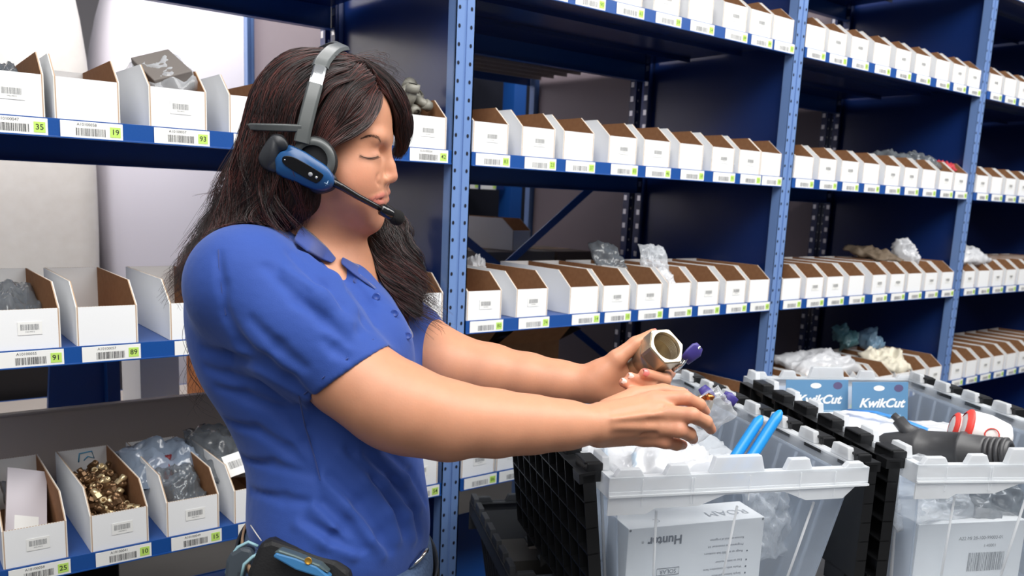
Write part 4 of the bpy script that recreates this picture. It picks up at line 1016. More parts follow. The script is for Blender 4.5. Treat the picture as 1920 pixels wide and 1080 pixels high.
for k in range(44):
    t = k/43; p = lerp_pts(LASHL, t); d = (HF*(1-t)*.9+HL*(.35+.4*t)-HU*.55-HF*t*.15).normalized(); L = .0050+.0018*t
    m.tube([p, p+d*L*.55, p+d*L+HU*L*.25], [.00016, .00013, .00004], 3, cap=False)
child(m.build('eyelashes', LASH))
m = MB()
for k in range(300):
    t = rr.random(); p = lerp_pts(BROWL, t); g_ = rr.uniform(-1, 1)
    px_ = HU*g_*.0022*(1.1-t*.7)*(.5+min(t*4, 1)*.5)
    p = surf(B, p+px_+HL*.01, -HL, -.0003, 20); d = (-HF*.9+HU*(.55-t*.9)).normalized()*.0050
    m.tube([p, p+d*.5+HL*.0004, p+d], [.00015, .00013, .00004], 3, cap=False)
child(m.build('eyebrow', mat('brow_hair', (66, 44, 36), .6)))
# ---- polo shirt
S = Field()
S.ell(bp(568, 655), (.120, .150, .145), BAX, .05)
S.ell(bp(505, 600, .075), (.085, .125, .07), rotax(BAX, 8), .05)
S.ell(bp(520, 600, -.075), (.085, .125, .07), rotax(BAX, 8), .05)
for s in (-1, 1): S.ell(bp(680, 662, s*.066), (.078, .082, .068), BAX, .04)
S.ell(bp(664, 610), (.055, .058, .085), BAX, .04)
S.ell(bp(632, 850), (.117, .17, .132), BAX, .06)
S.ell(bp(642, 1000), (.118, .11, .150), BAX, .05)
S.cap(bp(540, 508, .02), RSH, .045, .064, k=.04); S.cap(bp(580, 528, -.02), LSH, .046, .05, k=.04)
S.cap(bp(535, 490, 0), bp(555, 520, 0), .043, .06, k=.03)
SL = Field()
SL.chain([RSH, P(560, 620, 1.03), P(680, 721, 1.025)], [.070, .067, .0575], .035)
h0, h1 = P(722, 652, 1.0), P(590, 752, 1.04)
hn = ((h0-h1).cross(CB)).normalized(); hn = hn if hn @ CR > 0 else -hn
SL.plane(h0, hn, .004)
S.nest(SL, .025)
HO = Field(); HO.chain([P(600, 655, 1.03), P(645, 692, 1.028), P(700, 737, 1.024), P(760, 785, 1.02)], [.054]*4, .002); HO.plane(h0-hn*.012, -hn, .002)
S.chain([LSH, P(700, 585, 1.30), P(770, 635, 1.28)], [.056, .056, .055], .03)
S.cap(bp(598, 522, .055), bp(662, 540, .045), .031, .024, k=.03)
# opening at the neck
S.chain([bp(590, 390, 0), bp(618, 458, 0)], [.045, .041], .004, 's')
S.chain([bp(640, 468, .0), bp(668, 508, 0)], [.017, .002], .006, 's')
pa, pb, pc_ = bp(468, 952, 0), bp(800, 1040, 0), bp(640, 1056, .135)
hem_n = (pb-pa).cross(pc_-pa).normalized(); hem_n = hem_n if hem_n.z < 0 else -hem_n
S.plane(pa, hem_n, .004)
# folds: (polyline, depth radius, sign)
def fold(pts, r, k, op='s'): S.chain([Vector(p) for p in pts], [r*.4]+[r]*(len(pts)-2)+[r*.4] if len(pts) > 2 else [r, r*.5], k, op)
VD = -CB
def sp(px, py, off): 
    r = (ROT @ Vector(((px-CX)/F_PX, -(py-CY)/F_PX, -1.0))).normalized(); p = CAM+r*.75
    return surf(SB, p, r, off, 60)
SB = Field(); SB.p = list(S.p); HOL = None
def groove(pp, r=.004, k=.018): S.chain([sp(x, y, r*-.3) for x, y in pp], [r*.3]+[r]*(len(pp)-2)+[r*.3], k, 's')
def ridge(pp, r=.004, k=.02, off=.001): S.chain([sp(x, y, off) for x, y in pp], [r*.4]+[r]*(len(pp)-2)+[r*.4], k, 'u')
def crease(pp, r=.005, k=.010): groove(pp, r*1.2, k)
for pp, r in (([(410, 478), (416, 535), (424, 595)], .0025),                              # armhole seam
              ([(420, 585), (450, 650), (492, 683), (540, 718), (584, 748)], .0075),      # deep armpit crease
              ([(380, 655), (425, 668), (475, 684), (520, 712)], .005),
              ([(384, 690), (430, 706), (490, 722), (548, 768)], .0035),
              ([(405, 728), (460, 745), (525, 772), (575, 845)], .005),
              ([(425, 790), (480, 808), (540, 845), (600, 900)], .004),
              ([(455, 860), (510, 872), (580, 890)], .003), ([(470, 920), (530, 935), (600, 945)], .003),
              ([(560, 762), (572, 830), (598, 905)], .0035)):
    crease(pp, r)
for pp, r in (([(640, 850), (690, 900), (730, 960), (745, 1010)], .0055), ([(675, 858), (724, 905), (762, 965), (774, 1010)], .005),
              ([(605, 900), (658, 950), (700, 1010), (718, 1040)], .005), ([(590, 950), (635, 995), (668, 1035)], .0045),
              ([(710, 850), (757, 895), (786, 950)], .0045), ([(560, 985), (610, 1015), (660, 1040)], .003)):
    ridge(pp, r, .014, .002); groove([(x+14, y-7) for x, y in pp], r*.9, .012)
for pp, r in (([(565, 470), (612, 510), (650, 550), (690, 612)], .0055), ([(585, 462), (640, 505), (682, 560), (705, 606)], .0050),
              ([(520, 505), (580, 545), (640, 582), (676, 622)], .0045), ([(500, 500), (560, 560), (610, 600), (655, 640)], .0035),
              ([(545, 475), (600, 530), (640, 570)], .0035), ([(600, 450), (655, 515), (700, 570)], .004),
              ([(470, 600), (520, 650), (570, 690)], .003), ([(610, 640), (630, 655), (650, 668)], .0025)):
    crease(pp, r, .012)
for pp, r in (([(575, 484), (622, 524), (664, 580)], .004), ([(540, 515), (600, 556), (655, 606)], .0035)): ridge(pp, r, .02, .0015)
S.nest(HO, .002); S.p[-1] = S.p[-1][:3]+('s',)+S.p[-1][4:]
SHIRT = bpy.data.materials.new('polo_knit'); SHIRT.use_nodes = True; nt = SHIRT.node_tree; b = nt.nodes['Principled BSDF']
tc = nt.nodes.new('ShaderNodeTexCoord'); b.inputs['Base Color'].default_value = lin((44, 73, 148)); b.inputs['Roughness'].default_value = .72; b.inputs['Sheen Weight'].default_value = .35; b.inputs['Sheen Tint'].default_value = lin((170, 188, 235)); b.inputs['Specular IOR Level'].default_value = .25
v1 = nt.nodes.new('ShaderNodeTexVoronoi'); v1.inputs['Scale'].default_value = 900; nt.links.new(tc.outputs['Object'], v1.inputs['Vector'])
n3 = nt.nodes.new('ShaderNodeTexNoise'); n3.inputs['Scale'].default_value = 14; n3.inputs['Detail'].default_value = 3; nt.links.new(tc.outputs['Object'], n3.inputs['Vector'])
b1 = nt.nodes.new('ShaderNodeBump'); b1.inputs['Strength'].default_value = .25; b1.inputs['Distance'].default_value = .0005; nt.links.new(v1.outputs['Distance'], b1.inputs['Height'])
b2 = nt.nodes.new('ShaderNodeBump'); b2.inputs['Strength'].default_value = .35; b2.inputs['Distance'].default_value = .012; nt.links.new(n3.outputs['Fac'], b2.inputs['Height']); nt.links.new(b1.outputs[0], b2.inputs['Normal']); nt.links.new(b2.outputs[0], b.inputs['Normal'])
shirt = child(S.mesh('polo_shirt', .0028, SHIRT, smooth=2))
SB.p = [p for p in S.p]
# collar, placket, buttons, seams (sub-parts of the shirt)
def onshirt(px, py, off=.001):
    r = (ROT @ Vector(((px-CX)/F_PX, -(py-CY)/F_PX, -1.0))).normalized(); return surf(S, CAM+r*.75, r, -off, 60)
def sub(o, par): o.parent = par; return o
def strip(name, A, Bp, mtl, th=.0022, n=16, par=None):
    m = MB(); vs = []
    for i in range(n+1): vs += [lerp_pts(A, i/n), lerp_pts(Bp, i/n)]
    m.add(vs, [(2*i, 2*i+1, 2*i+3, 2*i+2) for i in range(n)], 0, True)
    o = m.build(name, mtl); so = o.modifiers.new('s', 'SOLIDIFY'); so.thickness = th; so.offset = 0
    sb = o.modifiers.new('ss', 'SUBSURF'); sb.levels = 1; sb.render_levels = 1
    child(o) if par is None else sub(o, par); return o
COLLARM = mat('polo_rib', (38, 62, 132), .7, sheen=.3, bump=(500, .3, .0006))
CF = Field(); CF.nest(S, .004); CF.nest(B, .004)
def oncf(px, py, off=.001):
    r = (ROT @ Vector(((px-CX)/F_PX, -(py-CY)/F_PX, -1.0))).normalized(); return surf(CF, CAM+r*.75, r, -off, 60)
i1 = [(566, 420), (592, 441), (614, 462), (632, 485)]; o1 = [(548, 452), (576, 474), (602, 488), (622, 494)]
strip('collar', [oncf(x, y, .003) for x, y in i1], [oncf(x, y, .006) for x, y in o1], COLLARM, .0028, par=shirt)
i2 = [(641, 480), (668, 494), (695, 511), (714, 528)]; o2 = [(638, 494), (662, 515), (686, 532), (706, 546)]
strip('collar', [oncf(x, y, .004) for x, y in i2], [oncf(x, y, .005) for x, y in o2], COLLARM, .0028, par=shirt)
pl = [(664, 520), (700, 552), (738, 588), (770, 640)]
pa_ = [onshirt(x-6, y+7, .0012) for x, y in pl]; pb_ = [onshirt(x+9, y-10, .0012) for x, y in pl]
strip('placket', pa_, pb_, COLLARM, .0018, par=shirt)
for x, y in ((706, 556), (740, 587), (765, 629)):
    c = onshirt(x, y, .0046); nrm = (CAM-c).normalized(); M = frame(c, CR, nrm); m = MB()
    m.lathe([(0, .0004), (.0028, .0004), (.0040, .0012), (.0050, .0008), (.0052, 0), (0, 0)], M, 16); sub(m.build('button', mat('blue_button', (52, 78, 150), .3)), shirt)
def seam(pp, name='seam', w_=.0009, off=.0003):
    m = MB(); m.tube([onshirt(x, y, off) for x, y in pp], w_, 5, cap=False); sub(m.build(name, COLLARM), shirt)
SEAMS = [[(410, 468), (411, 500), (416, 545), (424, 590)], [(700, 636), (650, 673), (606, 708), (570, 739)], [(560, 742), (572, 800), (590, 860), (600, 900)]]
for sm_ in SEAMS: seam(sm_)
# ---- jeans, belt, pouch
J = Field()
J.ell(bp(642, 1020), (.114, .13, .146), BAX, .05)
J.ell(bp(620, 1110, .0), (.128, .12, .155), BAX, .06)
fr, fl_ = Vector((0.47, -.66, .0)), Vector((.60, -.47, 0))
hipR, hipL = bp(625, 1160, .085), bp(645, 1160, -.085)
kR, kL = Vector((.50, -.66, .47)), Vector((.62, -.46, .47))
J.chain([hipR, kR, fr+Vector((0, 0, .08))], [.095, .062, .052], .05); J.chain([hipL, kL, fl_+Vector((0, 0, .08))], [.095, .062, .052], .05)
J.plane(bp(480, 938, 0)-hem_n*.0, -hem_n, .004)
DENIM = mat('denim', (46, 66, 98), .85, noise=(300, (84, 104, 136), .3), bump=(500, .4, .001))
jeans = child(J.mesh('jeans', .006, DENIM, smooth=2))
for i, (f0, lab) in enumerate(((fr, 'r'), (fl_, 'l'))):
    Sh = Field(); d = Vector((.97, .2, 0)).normalized()
    Sh.chain([f0+Vector((0, 0, .045)), f0+d*.07+Vector((0, 0, .035)), f0+d*.16+Vector((0, 0, .028))], [.045, .040, .028], .03)
    Sh.cap(f0+Vector((0, 0, .10)), f0+Vector((0, 0, .05)), .045, .045, k=.03); Sh.plane((0, 0, 0.0), (0, 0, -1), .004)
    child(Sh.mesh('shoe', .006, RUBBER, smooth=1))
BELTM = mat('black_webbing', (26, 26, 28), .6, bump=(400, .3, .001))
def belt_ring(name, dz, r_extra, hgt, mtl, tilt=None, n=56, cover=(0, 1)):
    m = MB(); vs = []; N = int(n*(cover[1]-cover[0]))
    up = -hem_n
    cen = bp(640, 1012, 0)+up*dz
    for i in range(N+1):
        a = 2*math.pi*(cover[0]+(cover[1]-cover[0])*i/N); d = (BF*math.cos(a)+BL*math.sin(a)); d = (d-up*(d @ up)).normalized()
        # march outward to the jeans surface
        p = A3(cen); lo_, hi_ = 0, .3
        for _ in range(22):
            md = (lo_+hi_)/2
            if J.ev((p+A3(d)*md)[None])[0] < 0: lo_ = md
            else: hi_ = md
        R_ = max(lo_, .09)+r_extra
        for h_ in (-hgt/2, hgt/2):
            for e in (0, .003): vs.append(cen+d*(R_+e)+up*h_)
    fs = []
    for i in range(N):
        a = 4*i; c = a+4
        fs += [(a, a+1, c+1, c), (a+1, a+3, c+3, c+1), (a+3, a+2, c+2, c+3), (a+2, a, c, c+2)]
    m.add(vs, fs, 0, True); return child(m.build(name, mtl))
belt_ring('waistband', -.022, .0012, .034, mat('dark_denim', (40, 44, 52), .8, bump=(400, .3, .001)))
belt_ring('inner_waistband', .005, .0015, .010, mat('tan_lining', (150, 122, 98), .8), cover=(.30, .62))
belt_ring('belt', -.064, .005, .050, BELTM)
def onto(px, py, s_z): return P(px, py, s_z)
def plate(name, pts, z, th, mtl, par=PR, bev=.002):
    """rounded flat body drawn as an outline at depth z, th thick towards the camera"""
    vs = [P(x, y, z) for x, y in pts]; n = len(vs); m = MB()
    m.add(vs+[v+CB*th for v in vs], [tuple(range(n))[::-1], tuple(range(n, 2*n))]+[(i, (i+1) % n, n+(i+1) % n, n+i) for i in range(n)], 0)
    o = m.build(name, mtl, bevel=bev)
    child(o) if par is PR else sub(o, par); return o
pch = plate('belt_pouch', [(500, 1008), (522, 1002), (640, 1040), (665, 1060), (668, 1130), (470, 1130), (478, 1060)][::-1], 1.045, .030, BELTM, bev=.006)
TALK = mat('radio_blue', (62, 120, 170), .3); TALKG = mat('radio_grey', (92, 108, 110), .3, metal=.4)
rad = empty('belt_radio', P(570, 1050, 1.0), 'blue and grey belt radio in the pouch at the waist', 'radio')
def pl2(name, pts, z, th, mtl, bev=.002):
    vs = [P(x, y, z)-rad.location for x, y in pts]; n = len(vs); m = MB()
    m.add(vs+[v+CB*th for v in vs], [tuple(range(n))[::-1], tuple(range(n, 2*n))]+[(i, (i+1) % n, n+(i+1) % n, n+i) for i in range(n)], 0)
    return m.build(name, mtl, rad, bevel=bev)
pl2('radio_body', [(518, 1038), (524, 1030), (560, 1040), (600, 1056), (624, 1076), (622, 1082), (560, 1062)][::-1], 1.012, .016, TALK, .0025)
pl2('radio_top', [(520, 1030), (530, 1024), (560, 1034), (606, 1052), (622, 1068), (600, 1060), (560, 1044)][::-1], 1.014, .017, TALKG, .002)
m = MB(); m.lathe([(0, 0), (.0035, 0), (.0042, .0006), (.0045, 0)], frame(P(578, 1052, .9955)-rad.location, CR, CB), 14); m.build('round_badge', mat('gold_badge', (196, 150, 60), .3, metal=.6), rad)
o = plate('holster', [(432, 1045), (440, 1030), (462, 1018), (480, 1022), (486, 1040), (470, 1130), (425, 1130)][::-1], 1.065, .02, mat('grey_holster', (62, 70, 78), .5), bev=.005)
m = MB(); m.tube([P(452, 1085, 1.038), P(458, 1058, 1.038), P(474, 1044, 1.038), P(482, 1040, 1.04)], .0022, 8); sub(m.build('trim_line', mat('pale_trim', (150, 190, 200), .4)), o)
m = MB(); m.tube([P(424, 1075, 1.05), P(432, 1045, 1.05), P(446, 1026, 1.05), P(466, 1016, 1.05), P(484, 1024, 1.05)], .002, 8); sub(m.build('trim_line', mat('pale_trim', (150, 190, 200), .4)), o)
m = MB(); m.tube([P(768, 1064, 1.10), P(784, 1050, 1.10), P(797, 1033, 1.12), P(800, 1030, 1.125)], [.004, .005, .006, .004], 10, flat=.6); child(m.build('belt_clip', mat('chrome', (215, 215, 210), .15, metal=1)))
# jeans side pocket stitching, brown belt visible at the back
m = MB(); m.tube([P(470, 985, 1.06), P(480, 1000, 1.05), P(490, 1014, 1.045)], .0008, 5); child(m.build('stitching', mat('thread', (210, 205, 200), .6)))
# ================================================================ HAIR
H = Field()
H.ell(hp(602, 224), (.090, .086, .0765), HAX, .01)
H.ell(hp(722, 318, .035), (.078, .098, .088), rotax(HAX, 12), .012, 's')
H.chain([hv(690, 150, .0), hv(728, 185, -.018), hv(752, 235, -.03), hv(754, 280, -.032)], [.016, .016, .009, .003], .02)
H.chain([hv(672, 148, .030), hv(664, 200, .060), hv(640, 250, .070)], [.012, .008, .005], .02)
H.chain([hv(570, 240, .02), hv(522, 320, .035), hv(480, 400, .05), hv(440, 450, .055), hv(398, 500, .055)], [.062, .048, .036, .024, .010], .03)
H.chain([hv(572, 300, .055), hv(555, 370, .066), hv(530, 415, .066)], [.030, .026, .013], .02)
H.chain([hv(620, 300, -.06), hv(665, 395, -.075), hv(718, 448, -.065), hv(758, 525, -.045), hv(784, 588, -.035)], [.025, .024, .031, .026, .008], .02)
H.chain([hv(540, 330, -.03), hv(520, 430, -.02)], [.050, .04], .03)
HAIRM = bpy.data.materials.new('dark_brown_hair'); HAIRM.use_nodes = True; nt = HAIRM.node_tree; b = nt.nodes['Principled BSDF']
tc = nt.nodes.new('ShaderNodeTexCoord'); n1 = nt.nodes.new('ShaderNodeTexNoise'); n1.inputs['Scale'].default_value = 22; n1.inputs['Detail'].default_value = 4; nt.links.new(tc.outputs['Object'], n1.inputs['Vector'])
cr = nt.nodes.new('ShaderNodeValToRGB'); cr.color_ramp.elements[0].position = .35; cr.color_ramp.elements[1].position = 1; cr.color_ramp.elements[0].color = lin((24, 15, 15)); cr.color_ramp.elements[1].color = lin((96, 46, 40))
geo = nt.nodes.new('ShaderNodeNewGeometry'); mxx = nt.nodes.new('ShaderNodeMath'); mxx.operation = 'MULTIPLY'; nt.links.new(geo.outputs['Random Per Island'], mxx.inputs[0])
nt.links.new(n1.outputs['Fac'], mxx.inputs[1]); m2x = nt.nodes.new('ShaderNodeMath'); m2x.operation = 'MULTIPLY'; m2x.inputs[1].default_value = 1.7; nt.links.new(mxx.outputs[0], m2x.inputs[0]); nt.links.new(m2x.outputs[0], cr.inputs['Fac']); nt.links.new(cr.outputs['Color'], b.inputs['Base Color'])
b.inputs['Roughness'].default_value = .4; b.inputs['Specular IOR Level'].default_value = .6
hair = child(H.mesh('hair', .005, mat('hair_base', (30, 19, 18), .75, spec=.2), smooth=2))
rh = random.Random(17)
def sheet(Apts, Bpts, n, lift=.004, curl=0, cf=3.0, r=.00034, loose=.004, name='hair_strands', ends=.25, clump=10, N=22):
    """strands interpolated between two edge guides of (px, py, s)"""
    A = [hv(*p) for p in Apts]; Bq = [hv(*p) for p in Bpts]; K = len(A)
    def cat(P4, t):                              # smooth (Catmull-Rom) evaluation
        x = t*(len(P4)-1); i = min(int(x), len(P4)-2); f = x-i
        p0, p1, p2, p3 = P4[max(i-1, 0)], P4[i], P4[i+1], P4[min(i+2, len(P4)-1)]
        return ((p1*2)+(p2-p0)*f+(p0*2-p1*5+p2*4-p3)*f*f+(p1*3-p0-p2*3+p3)*f*f*f)*.5
    m = MB(); clumps = []; ALL = []
    for c in range(max(1, n//clump)): clumps.append((rh.random(), rh.uniform(0, 6.28), rh.uniform(.7, 1.3), rh.gauss(0, 1), rh.uniform(.86, 1.06), rh.gauss(0, 1)))
    for k in range(n):
        cu, ph, fr_, ds, ln, dl = clumps[k % len(clumps)]
        u0 = min(1, max(0, cu+rh.gauss(0, .022))); t1 = min(1.08, ln*rh.uniform(1-ends*.5, 1.02)); t0 = rh.uniform(0, .08)
        off = Vector([rh.gauss(0, 1) for _ in range(3)])*loose*.35; pts = []; prev = None
        for i in range(N):
            t = t0+(t1-t0)*i/(N-1); te = min(t, 1)
            p = cat(A, te).lerp(cat(Bq, te), u0)
            if t > 1: p += (cat(A, 1)-cat(A, .95)).lerp(cat(Bq, 1)-cat(Bq, .95), u0)*((t-1)/.05)
            w_ = curl*1.35*(te**1.4)*(1 if te < .9 else 1.15); p += (HF*math.sin(ph+te*cf*6.28*fr_)+HL*math.cos(ph+te*cf*6.28*fr_)*.9)*w_
            p += off*(.3+te*1.4)+HL*(lift+ds*loose*.5)+(HF*dl+HU*ds*.3)*loose*te*.6
            pts.append(p)
        ALL.append(pts)
    Pn = np.array([[list(p) for p in q_] for q_ in ALL]); sh = Pn.shape; Pf = Pn.reshape(-1, 3); lf = np.abs(np.random.RandomState(n).normal(0, .0016, len(ALL))).repeat(N)+.0008
    for _ in range(3):                           # keep every strand outside the hair mass and the cloth
        for Fd in (H, B, S):
            d0 = Fd.ev(Pf); ix = np.nonzero(d0 < lf)[0]
            if len(ix):
                g = np.stack([Fd.ev(Pf[ix]+np.eye(3)[a_]*.001)-d0[ix] for a_ in range(3)], 1)/.001; g /= np.maximum(np.linalg.norm(g, axis=1), .3)[:, None]
                Pf[ix] += g*np.minimum(lf[ix]-d0[ix], .02)[:, None]
    Pn = Pf.reshape(sh)
    for _ in range(2): Pn[:, 1:-1] = Pn[:, 1:-1]*.5+(Pn[:, :-2]+Pn[:, 2:])*.25
    for pts in Pn:
        rr_ = [r*(1.25-.9*(i/(N-1))**2) for i in range(N)]
        m.tube([Vector(p) for p in pts], rr_, 3, cap=False)
    o = m.build(name, HAIRM); o.parent = hair; o.matrix_parent_inverse = hair.matrix_world.inverted(); return o
# crown and back, near side
sheet([(655, 106, .0), (560, 90, .01), (497, 140, .012), (470, 225, .015), (448, 300, .02), (412, 385, .03), (368, 470, .04)],
      [(668, 132, .034), (622, 140, .066), (580, 190, .084), (556, 260, .088), (530, 340, .088), (505, 405, .09), (470, 458, .10)], 1215, lift=.004, curl=.018, cf=1.6, ends=.3)
sheet([(640, 104, .005), (560, 96, .02), (510, 150, .03), (490, 225, .045), (485, 290, .055), (470, 360, .065), (436, 452, .085)],
      [(672, 150, .045), (630, 160, .072), (590, 200, .084), (565, 262, .088), (548, 330, .09), (545, 390, .092), (560, 448, .088)], 810, lift=.006, curl=.016, cf=1.8)
# side sweep over the temple
sheet([(672, 130, .030), (640, 150, .064), (612, 190, .080), (590, 235, .088), (575, 285, .09), (560, 350, .088), (550, 420, .078)],
      [(700, 178, .020), (709, 200, .034), (698, 232, .054), (662, 256, .071), (625, 276, .082), (600, 320, .084), (578, 400, .074)], 945, lift=.002, curl=.002, loose=.002, ends=.15)
# fringe over the far forehead
sheet([(655, 108, .004), (706, 126, -.006), (748, 172, -.02), (766, 225, -.030), (762, 272, -.034), (752, 292, -.034)],
      [(690, 168, .018), (712, 184, .006), (733, 216, -.010), (744, 250, -.022), (748, 278, -.030), (742, 296, -.032)], 702, lift=.001, curl=.0015, loose=.003, ends=.2)
sheet([(640, 103, -.01), (690, 112, -.03), (735, 160, -.045), (752, 220, -.055), (740, 270, -.06), (728, 300, -.062)],
      [(655, 108, .004), (706, 126, -.006), (748, 172, -.02), (766, 225, -.030), (764, 268, -.036), (756, 286, -.036)], 351, lift=0, curl=.002, loose=.002)
# far side mass falling in curls down the chest
sheet([(690, 340, -.075), (732, 388, -.075), (772, 428, -.06), (776, 480, -.05), (798, 535, -.045), (802, 606, -.04)],
      [(640, 380, -.06), (650, 430, -.05), (675, 470, -.045), (705, 515, -.03), (740, 560, -.022), (768, 606, -.02)], 945, lift=.006, curl=.022, cf=2.8, loose=.007, ends=.3)
# curls over the back of the shoulder
sheet([(470, 260, .01), (440, 330, .015), (408, 395, .02), (382, 450, .03), (362, 505, .035), (362, 560, .03)],
      [(540, 300, .088), (520, 360, .09), (490, 405, .092), (462, 448, .105), (412, 472, .10), (378, 520, .075)], 945, lift=.006, curl=.024, cf=2.0, loose=.008, ends=.35)
sheet([(480, 250, .03), (440, 300, .03), (410, 345, .03), (388, 365, .03)], [(500, 300, .05), (455, 345, .05), (420, 372, .045), (392, 385, .04)], 40, lift=.002, curl=.006, r=.0003, loose=.01, clump=2)
sheet([(372, 480, .03), (358, 600, .03), (360, 690, .03), (372, 770, .03)], [(380, 500, .05), (366, 620, .05), (372, 720, .05), (395, 790, .05)], 14, lift=0, curl=.012, r=.0003, loose=.008, clump=1)
sheet([(650, 110, 0), (690, 96, -.01), (720, 100, -.02), (740, 130, -.02)], [(660, 118, .01), (700, 120, 0), (730, 140, -.01), (745, 165, -.02)], 26, lift=.006, curl=.008, r=.00022, loose=.012, clump=1)
# ================================================================ HEADSET
HS = empty('headset', hv(570, 300, .10), 'black and blue wireless headset with boom microphone worn over dark hair', 'headset')
def hchild(o, par=None): o.parent = par or HS; o.matrix_parent_inverse = (par or HS).matrix_world.inverted(); return o
bpy.context.view_layer.update()
GREYP = mat('grey_headset_plastic', (84, 88, 88), .35, spec=.6); STEEL = mat('bright_steel', (225, 228, 230), .18, metal=.9); PODB = mat('pod_blue', (32, 78, 128), .35, spec=.6); DKP = mat('dark_headset_plastic', (34, 36, 40), .4)
def bandmesh(name, pts, wd, th, mtl, n=40):
    P4 = [hv(*p) for p in pts]; m = MB(); vs = []
    def cat(t):
        x = t*(len(P4)-1); i = min(int(x), len(P4)-2); f = x-i; p0, p1, p2, p3 = P4[max(i-1, 0)], P4[i], P4[i+1], P4[min(i+2, len(P4)-1)]
        return ((p1*2)+(p2-p0)*f+(p0*2-p1*5+p2*4-p3)*f*f+(p1*3-p0-p2*3+p3)*f*f*f)*.5
    hc = hv(600, 225, 0)
    for i in range(n+1):
        t = i/n; p = cat(t); d = (cat(min(1, t+.01))-cat(max(0, t-.01))).normalized(); o_ = (p-hc); o_ = (o_-d*(o_ @ d)).normalized(); w_ = d.cross(o_); p = p+o_*.005
        for a, c in ((-1, -.2), (-.7, .5), (.7, .5), (1, -.2), (.7, -.5), (-.7, -.5)): vs.append(p+w_*a*wd/2+o_*c*th)
    fs = [(i*6+k, i*6+(k+1) % 6, (i+1)*6+(k+1) % 6, (i+1)*6+k) for i in range(n) for k in range(6)]+[tuple(range(6))[::-1], tuple(range(n*6, n*6+6))]
    m.add(vs, fs, 0, False); return hchild(m.build(name, mtl, bevel=.0006))
bandmesh('headband', [(600, 104, -.075), (628, 92, -.05), (640, 94, -.015), (624, 99, .020), (606, 118, .050), (600, 132, .064)], .021, .005, GREYP)
bandmesh('steel_slider', [(601, 128, .062), (596, 146, .074), (590, 168, .084)], .0165, .003, STEEL)
bandmesh('band_arm', [(592, 160, .082), (584, 190, .091), (574, 230, .098), (566, 268, .101)], .019, .005, GREYP)
bandmesh('neck_band', [(568, 240, .100), (535, 239, .100), (500, 238, .088), (474, 237, .060), (463, 237, .015), (470, 238, -.05)], .0095, .004, GREYP)
m = MB(); Mx = frame(hv(588, 302, .078), HF, HL); m.lathe([(.012, .004), (.026, 0), (.031, .004), (.032, .012), (.029, .018), (.018, .020), (0, .020)], Mx, 32); hchild(m.build('ear_cushion', mat('ear_foam', (22, 22, 24), .75)))
m = MB(); m.lathe([(.020, .0), (.026, .0), (.027, .003), (.022, .005), (.018, .004)], frame(hv(588, 300, .098), HF, HL), 32); hchild(m.build('speaker_ring', GREYP))
def hplate(name, pts, s0, s1, mtl, par=None, bev=.003, dome=0):
    pts = [p for p in pts]; n = len(pts); c = (sum(p[0] for p in pts)/n, sum(p[1] for p in pts)/n)
    def sc(p, f): return (c[0]+(p[0]-c[0])*f, c[1]+(p[1]-c[1])*f)
    levels = [(s0, .96), (s0+(s1-s0)*.35, 1), (s0+(s1-s0)*.75, .97), (s1, .88)] if dome else [(s0, 1), (s1, 1)]
    vs = []; 
    for s_, f in levels: vs += [hv(*sc(p, f), s_) for p in pts]
    fs = [tuple(range(n)), tuple(range((len(levels)-1)*n, len(levels)*n))[::-1]]
    for l in range(len(levels)-1): fs += [(l*n+i, (l+1)*n+i, (l+1)*n+(i+1) % n, l*n+(i+1) % n) for i in range(n)]
    m = MB(); m.add(vs, fs, 0, False); o = m.build(name, mtl, bevel=bev)
    bm = bmesh.new(); bm.from_mesh(o.data); bmesh.ops.recalc_face_normals(bm, faces=bm.faces); bm.to_mesh(o.data); bm.free()
    for p in o.data.polygons: p.use_smooth = bool(dome)
    return hchild(o, par)
def smoothpoly(pts, k=4):
    out = []; n = len(pts)
    for i in range(n):
        p0, p1, p2, p3 = pts[i-1], pts[i], pts[(i+1) % n], pts[(i+2) % n]
        for j in range(k):
            f = j/k; out.append(tuple(((2*b_)+(c_-a_)*f+(2*a_-5*b_+4*c_-d_)*f*f+(3*b_-a_-3*c_+d_)*f**3)*.5 for a_, b_, c_, d_ in zip(p0, p1, p2, p3)))
    return out
pod = hplate('pod', smoothpoly([(542, 271), (567, 281), (592, 297), (615, 313), (626, 330), (627, 345), (615, 356), (593, 357), (560, 345), (520, 328), (514, 311), (514, 296), (524, 284), (535, 280)]), .086, .108, PODB, bev=0, dome=1)
hplate('battery', smoothpoly([(542, 270), (533, 256), (522, 251), (510, 253), (498, 268), (485, 292), (487, 308), (498, 319), (516, 326), (524, 318), (518, 300), (526, 284), (540, 279)]), .082, .104, mat('battery_grey', (52, 54, 58), .4), bev=0, dome=1)
hplate('pod_base', smoothpoly([(535, 268), (566, 276), (612, 308), (632, 334), (630, 352), (612, 362), (588, 363), (550, 350), (505, 330), (495, 300), (510, 270)]), .076, .090, DKP, bev=0, dome=1)
hplate('control_panel', smoothpoly([(529, 297), (538, 292), (558, 298), (602, 324), (605, 332), (596, 342), (584, 340), (536, 311)]), .106, .1095, mat('gloss_black', (16, 16, 18), .2), pod, bev=.0006)
for x, y, r in ((582, 327, .0028), (593, 333, .0018), (534, 300, .001)):
    m = MB(); m.lathe([(0, .0006), (r*.6, .0006), (r, 0), (r*.8, -.001)], frame(hv(x, y, .110), HF, HL), 14); hchild(m.build('control_button', STEEL if r < .002 else mat('button_grey', (150, 152, 155), .3)), pod)
